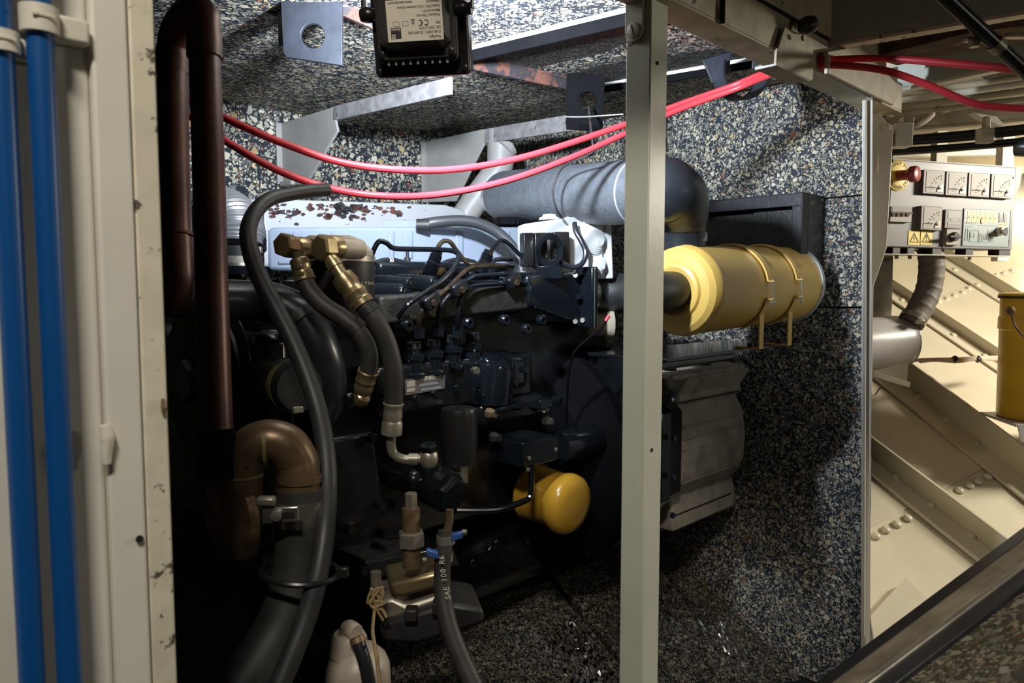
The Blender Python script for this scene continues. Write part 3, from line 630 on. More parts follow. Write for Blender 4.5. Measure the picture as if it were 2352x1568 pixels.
lo2 = bpy.data.objects.new('floodlight_led', ll); sc.collection.objects.link(lo2); lo2.location = FC + fd * .019; lo2.rotation_euler = fd.to_track_quat('-Z', 'Y').to_euler()

# ---- red cables
def cable(pts, r, lb):
    return tag(tube([Pd(*p) for p in pts], r, 12, 8).build('power_cable', 'red_cable'), lb, 'cable', 'sagging red cables')
cable([(330, 165, 1.02), (372, 198, 1.02), (430, 228, 1.02), (510, 268, 1.02), (640, 325, 1.04), (780, 372, 1.07), (920, 390, 1.1), (1060, 387, 1.17), (1220, 356, 1.25), (1430, 288, 1.34), (1560, 240, 1.38), (1680, 198, 1.37), (1740, 174, 1.32), (1800, 152, 1.20), (1880, 140, 1.17), (2000, 134, 1.13), (2120, 140, 1.08), (2352, 161, 1.0), (2460, 170, .97), (2800, 215, .88)], .0053, 'upper red cable, ending level at the right edge')
cable([(330, 190, 1.05), (372, 222, 1.05), (430, 262, 1.05), (515, 322, 1.05), (640, 392, 1.07), (760, 433, 1.09), (880, 450, 1.11), (1010, 446, 1.16), (1160, 416, 1.21), (1300, 367, 1.27), (1430, 310, 1.33), (1560, 252, 1.37), (1680, 208, 1.36), (1740, 184, 1.31), (1800, 162, 1.19), (1880, 150, 1.16), (1960, 152, 1.13), (2040, 164, 1.11), (2130, 195, 1.1), (2230, 236, 1.08), (2300, 247, 1.07), (2400, 252, 1.05), (2800, 270, .95)], .0053, 'lower red cable, drooping again right of the header')
t = tag(MB().tube(smooth([Pd(1862, 143, 1.165), Pd(1885, 144, 1.165), Pd(1912, 144, 1.15)], 4), [.011, .013, .010], 14).build('cable_sleeve', 'red_dark'), 'bright red sleeve joining the two cables under the header', 'sleeve')
tag(tube([Pd(1298, 268, 1.42), Pd(1345, 268, 1.4), Pd(1432, 262, 1.36)], .0015, 6).build('steel_wire', 'steel'), 'thin steel wire from the holed plate to the post', 'wire')
tag(tube([Pd(1352, 245, 1.47), Pd(1358, 300, 1.40), Pd(1362, 340, 1.37), Pd(1358, 356, 1.36), Pd(1310, 352 + 20, 1.40), Pd(1285, 395, 1.43), Pd(1270, 440, 1.44), Pd(1278, 480, 1.45), Pd(1292, 500, 1.46)], .0022, 8).build('thin_cord', 'print_dark'), 'thin black cord hanging in front of the insulated duct', 'cord')

# ================================================================ INTAKE SIDE: DUCT, ELBOW, AIR FILTER, WALL BOX
D0, D1 = Pd(1158, 452, 1.80), Pd(1512, 440, 1.345)
t = thing('insulated_duct', 'grey pebble-textured insulated duct leading to the black elbow', 'duct')
da = (D1 - D0).normalized(); rd = .061
MB().lathe([(0, rd * .72), (0.0, rd * .96), (.012, rd), ((D1 - D0).length, rd), ((D1 - D0).length, rd * .8)], D0, da, 40).build('sleeve', 'duct_grey', t)
MB().lathe([(-.045, rd * .55), (-.03, rd * .8), (-.012, rd * .7), (0, rd * .72)], D0, da, 18).build('torn_foil', 'foil', t)
MB().lathe([((D1 - D0).length - .05, rd * 1.02), ((D1 - D0).length - .046, rd * 1.02)], D0, da, 40).build('tie_band', 'alu_tape', t)
# rubber elbow down to the filter
el = thing('rubber_elbow', 'glossy black rubber elbow between duct and yellow air filter', 'elbow')
dn = Pd(1568, 562, 1.385)
ep = smooth([D1 - da * .01, Pd(1530, 440, 1.335), Pd(1556, 456, 1.345), Pd(1567, 490, 1.365), Pd(1568, 525, 1.38), V((dn.x, dn.y, dn.z - .02))], 8)
MB().tube(ep, [.060, .060, .055, .0475, .0435, .043], 32).build('bend', 'rubber_gloss', el)
MB().lathe([(-.008, .0442), (.008, .0442)], V((dn.x, dn.y, Pd(1570, 545, 1.385).z)), UP, 36).build('clamp_band', 'alu_tape', el)
# yellow air filter
FA, FB = Pw(1556, 668, .735), Pw(1808, 652, .735); fa = (FB - FA).normalized(); FL = (FB - FA).length; fr = px(106, FA.y)
af = thing('air_filter', 'yellow cylindrical air filter canister held by two clamp straps', 'air filter')
lathe([(-.006, fr * .30), (-.012, fr * .42), (-.016, fr * .52), (-.014, fr * .60), (-.009, fr * .64), (-.006, fr * .82), (.001, fr * .93), (.012, fr * .99), (.018, fr * 1.0), (.026, fr * .985), (.030, fr * .975), (FL - .02, fr * .975), (FL - .01, fr * .985)], FA, fa, 48).build('canister', 'yellow', af, ang=25)
lathe([(FL - .012, fr * .97), (FL - .012, fr * 1.02), (FL - .003, fr * 1.03), (FL, fr * .99), (FL + .004, fr * .85), (FL + .004, .01)], FA, fa, 48).build('end_cap', 'alu_tape', af, label='bright metal rim of the far end cap')
lathe([(-.06, fr * .40), (-.014, fr * .40), (-.010, fr * .43)], FA, fa, 32).build('inlet_collar', 'rubber', af)
lathe([(0, .042), (.05, .042)], V((dn.x, dn.y, dn.z - .05)), UP, 32).build('outlet_neck', 'yellow', af)
side = fa.cross(UP).normalized(); side = side if side.y < 0 else -side   # towards the camera
vup = side.cross(fa); vup = vup if vup.z > 0 else -vup
shelf_z = Pw(1640, 800, .74).z
for i, fx in enumerate((.42, .70)):
    c = FA + fa * (FL * fx); st = MB(); ang0 = math.radians(62)
    lab2 = ('clamp strap', 'clamp strap')[i]
    arc = [c + (side * math.cos(a) + vup * math.sin(a)) * (fr * 1.0) for a in [math.radians(8 + 172 * k / 22) for k in range(23)]]
    st.band(arc, fa * .016, lambda j: (arc[j] - c).normalized() * .0035)
    arc2 = [c + (side * math.cos(a) + vup * math.sin(a)) * (fr * 1.0) for a in [math.radians(-14 - 60 * k / 10) for k in range(11)]]
    st.band(arc2, fa * .016, lambda j: (arc2[j] - c).normalized() * .0022)
    e0, e1 = arc[0], arc2[0]
    st.box(e0 - fa * .008, fa * .016, side * .014, vup * .002); st.box(e1 - fa * .008, fa * .016, side * .014, vup * -.002)
    sp = st.build('strap', 'yellow', af)
    b0 = e1 + side * .010 - vup * .016
    lathe([(0, .0018), ((e0 - e1).length + .022, .0018)], b0, vup, 10).build('clamp_screw', 'steel', sp)
    cbox(e1 + side * .010 - vup * .006, fa * .013, side * .006, vup * .005).build('clamp_nut', 'steel', sp)
    l0 = c + side * (fr * .80) - vup * (fr * .62)
    lz = l0.z - shelf_z
    sg = MB(); sg.box(l0 - fa * .009, fa * .018, side * .003, UP * -lz); sg.box(V((l0.x, l0.y, shelf_z)) - fa * .009, fa * .018, side * -.05, UP * .003); sg.build('foot', 'yellow', af, bevel=.001)
    bolt(V((l0.x, l0.y, shelf_z + .003)) - side * .02 + fa * .0, UP, .006, .008, 'black_steel', af)
# shelf under the filter
t = thing('filter_shelf', 'black steel shelf under the yellow air filter', 'shelf')
s0 = Pw(1410, 812, .80); s1 = Pw(1770, 800, .73)
prism([uw(s0.dot(E1), .69, shelf_z), uw(s1.dot(E1), .70, shelf_z), uw(s1.dot(E1) + .0, .84, shelf_z), uw(s0.dot(E1), .86, shelf_z)], UP * -.006).build('plate', 'engine_gloss', t, bevel=.001)
MB().tube([uw(s0.dot(E1), .71, shelf_z - .012), uw(s0.dot(E1) + .25, .71, shelf_z - .012)], .010, 14).build('rail', 'engine_gloss', t)
for x in (1622, 1540):
    p = Pw(x, 822, .79); lathe([(0, .012), (-.035, .012)], V((p.x, p.y, shelf_z - .006)), UP, 14).build('rubber_buffer', 'rubber', t)
# sheet-metal box on the end wall
t = thing('wall_box', 'open black sheet-metal box fixed to the foam end wall', 'box')
ub = 1.555; zt, zb = Pu(1840, 441, ub).z, Pu(1838, 705, ub).z; wa, wb_ = Pu(1842, 500, ub).dot(E2), Pu(1600, 470, ub).dot(E2)
box(uw(ub, wa, zb), E1 * (UR - ub), E2 * .003, UP * (zt - zb)).build('side_plate', 'black_steel', t)
box(uw(ub, wa, zt), E1 * (UR - ub), E2 * (wb_ - wa), UP * -.003).build('top_plate', 'black_steel', t)
box(uw(ub, wb_, zb), E1 * (UR - ub), E2 * -.003, UP * (zt - zb)).build('side_plate', 'black_steel', t)
box(uw(ub, wa, zt - .028), E1 * .003, E2 * (wb_ - wa), UP * .028).build('front_lip', 'black_steel', t, bevel=.001)
box(uw(ub, wa, zb), E1 * .003, E2 * .022, UP * (zt - zb - .028)).build('front_lip', 'black_steel', t, bevel=.001)
wm = wa + (wb_ - wa) * .5
box(uw(ub + .03, wa, zb), E1 * .003, E2 * (wm - wa - .002), UP * (zt - zb - .03)).build('louvre_panel', 'engine_rough', t)
box(uw(ub + .035, wm, zb), E1 * .003, E2 * (wb_ - wm), UP * (zt - zb - .035)).build('louvre_panel', 'engine_rough', t)
for x, y in ((1888, 459),): bolt(Pn(x, y, uw(0, wa - .0005, 0), E2), -E2, .003, .002, 'steel_dull', t)
# ================================================================ DIESEL ENGINE AND GENERATOR
eng = thing('diesel_engine', 'black painted diesel engine with steel injector lines and a yellow oil filter', 'engine')
def W(x, y, w): return Pw(x, y, w)
def ebox(x0, x1, y0, y1, w0, w1, m, name, par=eng, bv=.004):
    """block along the engine: pixels give its near face, w0..w1 how far it reaches back"""
    a, b = Pw(x0, y1, w0), Pw(x1, y1, w0); top = Pw(x0, y0, w0).z
    return box(uw(a.dot(E1), w0, a.z), E1 * (b - a).dot(E1), E2 * (w1 - w0), UP * (top - a.z)).build(name, m, par, bevel=bv)
ebox(600, 1390, 735, 1330, 1.03, 1.42, 'engine_black', 'block')
ebox(880, 1330, 640, 740, 1.045, 1.40, 'engine_black', 'cylinder_head')
# valve cover, under the expansion tank
ebox(870, 1310, 598, 645, 1.09, 1.16, 'engine_gloss', 'valve_cover', bv=.01)
# intake manifold along the front with its end casting and flange
a = [W(872, 680, .965), W(1216, 652, .965), W(1216, 712, .965), W(872, 748, .965)]
prism(a, E2 * .07).build('intake_manifold', 'engine_rough', eng, bevel=.006)
a = [W(1212, 630, .96), W(1345, 622, .955), W(1345, 742, .955), W(1300, 738, .955), W(1212, 700, .96)]
prism(a, E2 * .085).build('manifold_casting', 'engine_gloss', eng, bevel=.008)
p = W(1347, 680, .94); z0, z1 = W(1347, 752, .94).z, W(1347, 612, .94).z
fg = box(uw(p.dot(E1), .925, z0), E1 * .007, E2 * .13, UP * (z1 - z0)).build('intake_flange', 'engine_gloss', eng, bevel=.003)
box(uw(p.dot(E1) + .0075, .925, z0), E1 * .0012, E2 * .128, UP * (z1 - z0 - .004)).build('gasket', 'gasket_green', eng)
box(uw(p.dot(E1) + .009, .925, z0), E1 * .010, E2 * .13, UP * (z1 - z0)).build('adapter_plate', 'engine_black', eng, bevel=.003)
for x, y in ((1322, 632), (1338, 735), (1322, 738), (1328, 682)):
    bolt(W(x, y, .95), -E2 * .6 - E1 * .8, .0058, .008, 'steel_dull' if y != 682 else 'engine_gloss', eng)
for x, y in ((985, 675), (1155, 735), (1072, 742), (932, 748), (1240, 735), (1205, 755)):
    lathe([(0, .011), (.008, .0105), (.011, .008), (.011, .0045), (.006, .004)], W(x, y, .958), -E2, 14).build('cap_screw', 'engine_gloss', eng)
# intake hose with worm clamp
ih = thing('intake_hose', 'short black intake hose with a worm clamp left of the post', 'hose')
c0 = uw(p.dot(E1) + .02, .985, W(1390, 673, .985).z)
tube([c0, c0 + E1 * .05, c0 + E1 * .09 - E2 * .025, uw(1.265, .88, c0.z + .004), uw(1.19, .79, FA.z), FA - fa * .07 + E2 * .012, FA - fa * .04, FA - fa * .012], [.041, .041, .041, .040, .038, .037, .036, .035], 30).build('hose', 'rubber', ih)
MB().lathe([(.014, .0428), (.030, .0432)], c0, E1, 36).build('worm_clamp', 'steel', ih)
cbox(c0 + E1 * .026 + UP * .040 - E2 * .012, E1 * .015, E2 * .03, UP * .010).build('clamp_screw', 'rubber_gloss', ih, bevel=.003)
# oil filler / rocker bosses on the head
for x, y, l, r in ((918, 668, .085, .017), (930, 648, .075, .014), (985, 645, .070, .014)):
    q = W(x + 14, y + 6, .985); lathe([(0, r * .55), (.0, r * .8), (.006, r), (l, r)], q, E2 + E1 * -.35 + UP * .04, 20).build('boss', 'engine_gloss', eng)
    lathe([(0, r * .5), (-.004, r * .45), (-.004, r * .25)], q, E2 + E1 * -.35, 6).build('plug', 'engine_black', eng)
# injectors
for x, y in ((1000, 590), (1118, 588), (1226, 588)):
    q = W(x, y, 1.04); ax = (UP * .9 + X * .40 + E2 * .1)
    lathe([(-.035, .014), (-.012, .014), (-.010, .0125), (.004, .0125), (.004, .011), (.012, .010)], q, ax, 6).build('injector', 'engine_gloss', eng, ang=25)
    cbox(q - ax.normalized() * .038 + E2 * .03, E1 * .05, E2 * .06, UP * .014).build('injector_clamp', 'engine_black', eng, bevel=.003)
lines = ([(908, 742, 0.978), (930, 706, 0.951), (975, 672, 0.945), (1018, 640, 0.948), (1044, 612, 0.954), (1053, 588, 0.960), (1040, 576, 0.966), (1000, 573, 0.972), (950, 572, 0.978), (905, 570, 0.984), (888, 558, 0.990), (872, 554, 0.996), (862, 566, 1.002), (853, 590, 1.008), (851, 612, 1.014)],
         [(962, 768, 0.969), (965, 724, 0.951), (985, 698, 0.946), (1030, 660, 0.948), (1058, 632, 0.957), (1080, 616, 0.966), (1110, 612, 0.975), (1165, 610, 0.984), (1100, 607, 0.996), (1074, 604, 1.008), (1050, 577, 1.020), (1034, 556, 1.026), (1018, 554, 1.032), (1006, 568, 1.035), (1001, 588, 1.038)],
         [(1006, 764, 0.969), (1008, 716, 0.951), (1022, 690, 0.946), (1050, 662, 0.948), (1078, 640, 0.954), (1105, 632, 0.960), (1180, 630, 0.969), (1250, 628, 0.978), (1228, 612, 0.996), (1195, 586, 1.014), (1170, 560, 1.026), (1152, 552, 1.032), (1138, 562, 1.035), (1124, 584, 1.038)],
         [(1050, 768, 0.969), (1051, 722, 0.951), (1060, 680, 0.946), (1078, 661, 0.948), (1105, 654, 0.954), (1180, 651, 0.963), (1262, 649, 0.972), (1268, 640, 0.978), (1268, 600, 1.002), (1266, 560, 1.026), (1258, 553, 1.032), (1246, 566, 1.035), (1230, 586, 1.038)])
for i, L in enumerate(lines):
    il = tube([W(*q) for q in L], .0042, 10, 5).build('injector_line', 'engine_gloss' if i != 1 else 'line_oily', eng)
    a = W(*L[0]); lathe([(-.006, .0105), (.012, .0105), (.015, .0075)], a, UP, 6).build('union_nut', 'engine_gloss', il, ang=25)
for x, y, w in ((988, 692, .942), (1052, 662, .942), (1178, 645, .955)):
    k = cbox(W(x, y, w), (E1 + UP * .5).normalized() * .034, E2 * .02, (UP - E1 * .5).normalized() * .022).build('line_clamp', 'engine_black', eng, bevel=.004)
    bolt(W(x + 6, y + 4, w - .008), -E2, .0065, .006, 'line_oily', k)
# leak-off hoses and sender
for L in ([(862, 604, 1.10), (880, 598, 1.10), (905, 598, 1.10), (945, 608, 1.10), (985, 624, 1.11)], [(1006, 612, 1.11), (1030, 600, 1.12), (1060, 596, 1.13), (1090, 602, 1.13)], [(1130, 600, 1.11), (1150, 594, 1.12), (1180, 596, 1.13)]):
    h = tube([W(*q) for q in L], .0048, 10).build('leak_off_hose', 'rubber_gloss', eng)
c = W(897, 598, 1.10); lathe([(-.004, .0056), (-.0015, .0056)], c, E1, 12).build('white_ring', 'print_white', eng); lathe([(.001, .0056), (.003, .0056)], c, E1, 12).build('white_ring', 'print_white', eng)
p = W(936, 618, 1.13); lathe([(0, .009), (.012, .009), (.012, .006), (.022, .006), (.022, .003), (.034, .003)], p, UP, 10).build('glow_plug', 'black_steel', eng)
for k in range(4):
    ebox(862 + k * 70, 905 + k * 70, 612, 628, 1.10, 1.15, 'black_steel', 'cover_clip', bv=.004)
q = W(1212, 588, 1.13); lathe([(0, .012), (.012, .012), (.012, .008), (.022, .008)], q, UP, 6).build('temperature_sender', 'steel', eng); cbox(q - E1 * .012 + UP * .004, E1 * .015, E2 * .015, UP * .010).build('sender_lead', 'yellow_sign', eng)
# injection pump, its unions, governor and nameplate
ebox(868, 1225, 842, 965, .975, 1.03, 'engine_black', 'injection_pump', bv=.01)
for x, y in ((950, 800), (995, 794), (1040, 784), (1085, 778)):
    u = W(x, y, .985)
    lathe([(-.048, .019), (-.043, .019), (-.040, .015), (-.022, .015), (-.018, .019), (-.010, .019), (-.006, .012), (.010, .012)], u, UP, 16).build('delivery_valve', 'engine_gloss', eng, ang=25)
    lathe([(.0, .0135), (.012, .0125)], u, UP, 6).build('valve_nut', 'engine_rough', eng, ang=20)
g = W(1120, 880, .985)
lathe([(-.03, .048), (.035, .048), (.045, .044), (.049, .034), (.052, .034), (.055, .020), (.056, .012)], g, UP * 1 - E2 * .12, 30).build('governor', 'engine_gloss', eng, ang=25)
ebox(1130, 1215, 820, 905, .97, 1.03, 'engine_gloss', 'governor_housing', bv=.014)
bolt(W(1088, 850, .945), -E2 - E1 * .2, .0075, .012, 'steel', eng, 'banjo_bolt')
np_ = [W(930, 872, .972), W(1022, 860, .972), W(1022, 892, .972), W(932, 908, .972)]
pl = prism(np_, E2 * .002).build('nameplate', 'panel_dark', eng, label='dark nameplate of the injection pump')
nr = (np_[1] - np_[0]).normalized(); nu = UP
text_at(MB(), 'DENSO', W(983, 868, .9715), nr, nu, .0095).build('lettering', 'label_paper', pl)
for x, y, w_, h_ in ((944, 881, 24, 14), (944, 895, 24, 9), (985, 882, 56, 6), (990, 892, 60, 6)):
    d = W(x, y, .9715); cbox(d, nr * px(w_, d.y), nu * px(h_, d.y), E2 * .0004).build('stamped_field', 'print_grey' if w_ > 30 else 'cast_grey', pl)
for x, y in ((960, 878), (1006, 871)): lathe([(0, .0022), (.0012, .0018)], W(x, y, .971), -E2, 10).build('rivet', 'steel', pl)
for x, y in ((880, 905), (995, 905), (1045, 890), (1100, 898), (1180, 880), (1035, 838), (950, 915), (1090, 838), (1205, 850)):
    bolt(W(x, y, .968), -E2, .0065, .008, 'engine_gloss', eng)
# fuel feed pump and fittings lower down
ebox(1105, 1255, 925, 985, .96, 1.03, 'engine_black', 'feed_pump', bv=.012)
for x, y, m in ((1120, 948, 'zinc_rust'), (1250, 965, 'steel'), (1130, 1003, 'engine_rough'), (1240, 935, 'steel_dull'), (1270, 920, 'engine_gloss')):
    lathe([(0, .010), (.010, .010), (.012, .0075), (.018, .0075)], W(x, y, .955), -E2 + X * .3, 6).build('fitting', m, eng, ang=20)
tube([W(1135, 945, .94), W(1165, 938, .94), W(1195, 935, .95)], .005, 10).build('feed_line', 'engine_gloss', eng)
cbox(W(1238, 925, .95), E1 * .035, E2 * .04, UP * .018).build('lever', 'engine_gloss', eng, bevel=.002)
# stop solenoid box and barrel
ebox(1202, 1284, 1018, 1075, .90, .99, 'engine_gloss', 'solenoid_box', bv=.002)
q = W(1280, 1028, .94); lathe([(0, .033), (.11, .033), (.115, .030)], q, E1, 28).build('solenoid_barrel', 'engine_gloss', eng)
cbox(q + E1 * .122 - UP * .002, E1 * .016, E2 * .016, UP * .014).build('terminal', 'steel', eng, bevel=.001)
for x, y in ((1276, 1032), (1215, 1052), (1212, 1078)): bolt(W(x, y, .899), -E2, .004, .003, 'steel_dull', eng)
# oil filter, sticking out towards the camera
ob = W(1218, 1125, 1.0); oa = (-E2 + UP * -.10 + E1 * .05).normalized(); orr = .058
ofl = lathe([(0, orr * .86), (.004, orr * .98), (.010, orr), (.016, orr * .93), (.072, orr * .93), (.084, orr * 1.0), (.092, orr * 1.02), (.104, orr * .98), (.112, orr * .86), (.116, orr * .6), (.118, .002)], ob, oa, 44).build('oil_filter', 'yellow_oil', eng, ang=60)
tube([W(1045, 1172, .905), W(1140, 1170, .905), W(1205, 1150, .90), W(1217, 1140, .90), W(1220, 1120, .90), W(1221, 1070, .90)], .0055, 10).build('oil_line', 'engine_gloss', eng)
# bell housing and sump
bc = uw(W(1395, 1080, .93).dot(E1), 1.14, W(1395, 1080, .93).z)
lathe([(-.06, .20), (-.015, .25), (0, .262), (.02, .262), (.03, .25), (.04, .25)], bc, E1, 48).build('bell_housing', 'matt_black', eng)
for k in range(10):
    a = 2 * math.pi * k / 10 + .2; bolt(bc - E1 * .004 + (E2 * math.cos(a) + UP * math.sin(a)) * .245, -E1, .009, .010, 'engine_gloss', eng)
ebox(860, 1290, 1290, 1500, 1.08, 1.36, 'engine_black', 'sump', bv=.05)
# timing case, belt pulley and front end at the left
ebox(610, 690, 760, 1290, .99, 1.40, 'engine_black', 'timing_case', bv=.02)
pc = uw(W(600, 870, 1.06).dot(E1) - .02, 1.12, W(600, 870, 1.06).z)
lathe([(-.055, .05), (-.055, .115), (-.045, .125), (-.038, .110), (-.032, .110), (-.025, .125), (-.016, .115), (-.01, .05)], pc, E1, 48).build('belt_pulley', 'engine_rough', eng)
lathe([(-.075, .03), (-.055, .035)], pc, E1, 6).build('pulley_bolt', 'engine_gloss', eng)
a = [W(740, 1010, .93), W(860, 990, .93), W(884, 1180, .93), (W(775, 1230, .93))]
prism(a, E2 * .10).build('pump_cover', 'engine_black', eng, bevel=.006)
for x, y in ((768, 1050), (850, 1005), (872, 1160), (800, 1215), (905, 1160), (880, 1225), (830, 1310), (1060, 1265), (1120, 1262), (1135, 1245), (1165, 1262), (1080, 1290), (1205, 1240)):
    bolt(W(x, y, .925 if x < 880 else 1.025), -E2, .008, .010, 'engine_gloss', eng)
# coolant stub with worm clamp
s0 = W(625, 872, 1.0); s1 = W(690, 890, .90); sa = (s1 - s0).normalized()
lathe([(-.03, .032), (0, .035), (.09, .035), (.10, .032)], s0, sa, 26).build('coolant_stub', 'rubber', eng)
wc = lathe([(.070, .0362), (.082, .0362)], s0, sa, 30).build('worm_clamp', 'verdigris', eng)
cbox(W(682, 940, .905), E1 * .016, E2 * .01, UP * .010).build('clamp_screw', 'steel_dull', wc, bevel=.002)
# stop solenoid standing upright, fittings below
q = W(1055, 1062, .93); lathe([(0, .030), (.085, .032), (.092, .030), (.094, .024)], q + UP * .0, UP, 26).build('pressure_sender', 'black_plastic', eng)
lathe([(-.034, .015), (0, .015)], q, UP, 6).build('sender_hex', 'steel', eng, ang=20); lathe([(-.05, .008), (-.034, .010)], q, UP, 12).build('sender_thread', 'zinc_rust', eng)
q = W(1025, 1128, .91); lathe([(0, .030), (.018, .030), (.022, .026)], q, -E2 * .8 - UP * .2 + X * .1, 6).build('hex_plug', 'engine_gloss', eng, ang=20)
lathe([(-.06, .036), (0.005, .034)], q, -E2 * .8 - UP * .2 + X * .1, 24).build('oil_housing', 'engine_black', eng)
ebox(945, 1040, 1085, 1145, .93, 1.03, 'engine_black', 'oil_cooler_head', bv=.016)
lathe([(0, .024), (.03, .024), (.036, .014), (.05, .014)], W(985, 1100, .94), UP, 20).build('port_boss', 'engine_gloss', eng)
# engine feet
a = [W(840, 1290, .95), W(1040, 1250, .95), W(1060, 1300, .95), W(850, 1330, .95)]
prism(a, E2 * .09).build('engine_foot', 'engine_black', eng, bevel=.004)

# ---- generator
gen = thing('generator', 'grey ribbed generator body behind the middle post', 'generator')
gz = W(1640, 1005, .86).z; gr = .205; wg = .84 + gr; g0 = W(1552, 1000, .86).dot(E1); g1 = 1.63
gc = uw(g0, wg, gz)
# octagonal ribbed shell: flat front with curled shoulders, built from planks of casting
prof = [(-.02, .205), (.055, .200), (.075, .187), (.105, .200), (.120, .188), (.175, .155)]
prof_front = [(.155, .215), (.115, .190), (.100, .192), (.088, .178), (.055, .197), (.0, .206), (-.06, .203), (-.090, .190), (-.112, .172), (-.135, .180), (-.185, .183)]
pts = [(z, -r) for z, r in prof_front] + [(-.185, .15), (.155, .15)]
prism([uw(g0, wg + b, gz + a) for a, b in pts], E1 * (g1 - g0)).build('shell', 'cast_grey', gen, bevel=.006)
zz = [.048, .022, -.002, -.026, -.050, -.073]
for z in zz:
    r = .206 - abs(z) * .06
    box(uw(g0 + .001, wg - r - .0012, gz + z - .0012), E1 * (g1 - g0 - .03), E2 * .003, UP * .0018).build('rib', 'cast_grey', gen)
for z in (.098, -.150):
    box(uw(g0 + .001, wg - (.193 if z > 0 else .182) - .0008, gz + z), E1 * (g1 - g0 - .02), E2 * .003, UP * .002).build('groove', 'gap_black', gen)
a = [uw(g0 - .05, wg - .21, gz + .165), uw(g1 - .02, wg - .21, gz + .165), uw(g1 - .02, wg - .05, gz + .175), uw(g0 - .05, wg - .05, gz + .175)]
prism(a, UP * -.012).build('terminal_lid', 'cast_grey', gen, bevel=.003)
box(uw(g0 - .02, wg - .13, gz + .17), E1 * .11, E2 * .08, UP * .018).build('terminal_box', 'steel_dull', gen, bevel=.003)
lathe([(-.10, .236), (-.07, .236), (-.06, .228), (-.012, .224), (-.006, .205)], gc, E1, 8, ref=(E2 * .38 + UP * .92)).build('end_ring', 'engine_black', gen, ang=20)
for k in range(4): bolt(uw(g0 - .075, wg - .226, gz + .12 - k * .08), -E2, .007, .006, 'engine_gloss', gen)
# ================================================================ TANKS, BOXES AND COVERS ABOVE THE ENGINE
et = thing('expansion_tank', 'translucent white coolant expansion tank with a black screw cap', 'tank')
def tk(x, y, off=0.0): return Pn(x, y, Pd(614, 560, 1.30) + off * Y, (Pd(1204, 560, 1.66) - Pd(614, 560, 1.30)).cross(UP).normalized())
prism([tk(615, 530), tk(622, 522), tk(1192, 521), tk(1202, 528), tk(1204, 614), tk(700, 622), tk(616, 620)], V((-.02, .09, 0))).build('body', 'tank_plastic', et, bevel=.006)
prism([tk(640, 598, -.004), tk(1204, 592, -.004), tk(1204, 599, -.004), tk(640, 606, -.004)], Y * .01).build('seam', 'tank_plastic', et, bevel=.001)
for x0, x1 in ((672, 692), (738, 760), (893, 905), (928, 948), (1046, 1064), (1148, 1172)):
    prism([tk(x0, 530, -.006), tk(x1, 530, -.006), tk(x1, 596, -.006), tk(x0, 596, -.006)], Y * .012).build('rib', 'tank_plastic', et, bevel=.003)
prism([tk(880, 506, .01), tk(962, 506, .01), tk(962, 524, .01), tk(880, 524, .01)], Y * .05).build('hose_spigot', 'tank_plastic', et, bevel=.003)
c = tk(1166, 517, .04)
cp_ = lathe([(0, .027), (.014, .027), (.016, .024)], c, UP, 24).build('screw_cap', 'matt_black', et)
for k in range(12):
    a = 2 * math.pi * k / 12; cbox(c + (X * math.cos(a) + Y * math.sin(a)) * .027 + UP * .007, X * .005, Y * .005, UP * .012).build('grip', 'matt_black', cp_)
wcv = thing('engine_cover', 'white painted steel cover with rust flakes behind the expansion tank', 'cover')
def cv(x, y, off=0.0): return Pn(x, y, Pd(560, 500, 1.52) + Y * off, (Pd(1082, 500, 1.96) - Pd(560, 500, 1.52)).cross(UP).normalized())
prism([cv(606, 456), cv(1022, 470), cv(1064, 482), cv(1082, 514), cv(1082, 620), cv(606, 620)], V((-.03, .07, 0))).build('cover_sheet', 'white_rust', wcv, bevel=.004)
prism([cv(512, 450, -.02), cv(604, 458, -.02), cv(604, 640, -.02), cv(512, 640, -.02)], V((-.02, .05, 0))).build('end_sheet', 'white_rust', wcv, bevel=.01)
fk = MB()
for k in range(150):
    if k % 4: x_, y_ = random.gauss(800, 70), random.gauss(484, 12)
    else: x_, y_ = random.gauss(660, 45), random.gauss(478, 10)
    if not (612 < x_ < 1000 and 464 + (x_ - 606) * .034 < y_ < 516): continue
    r_ = abs(random.gauss(0, 3.2)) + .8; n = 7
    ring_ = [cv(x_ + r_ * (.6 + random.random()) * math.cos(6.283 * j / n) * 1.3, y_ + r_ * (.5 + random.random() * .8) * math.sin(6.283 * j / n), -.0004) for j in range(n)]
    fk.add(ring_, [tuple(range(n))])
fk = fk.build('rust_flakes', 'primer_red', wcv); fk['kind'] = 'stuff'
# junction box with ribbed cable grommets
jb = thing('cable_box', 'white plastic cable box with stepped grommets left of the post', 'cable box')
j0, j1 = Pd(1208, 560, 1.47), Pd(1408, 560, 1.52); jn = (j1 - j0).cross(UP).normalized(); jn = jn if jn.y < 0 else -jn
def jp(x, y, off=0.0): return Pn(x, y, j0 + jn * off, jn)
prism([jp(1204, 514), jp(1330, 496), jp(1392, 486), jp(1392, 640), jp(1204, 640)], -jn * .05).build('body', 'white_box', jb, bevel=.004)
prism([jp(1340, 490, .006), jp(1384, 486, .006), jp(1386, 640, .006), jp(1342, 640, .006)], -jn * .02).build('side_cover', 'white_box', jb, bevel=.003)
prism([jp(1390, 492, .004), jp(1404, 492, .004), jp(1410, 640, .004), jp(1394, 640, .004)], -jn * .06).build('lid_edge', 'white_box', jb, bevel=.003)
for x, y, r in ((1370, 556, .026), (1374, 612, .022)):
    g = []
    for k in range(6): g += [(k * .0026, r * (1 - k * .14)), (k * .0026 + .0022, r * (1 - k * .14) * .97)]
    lathe(g, jp(x, y, .007), jn + X * .25, 26).build('grommet', 'white_box', jb, ang=20)
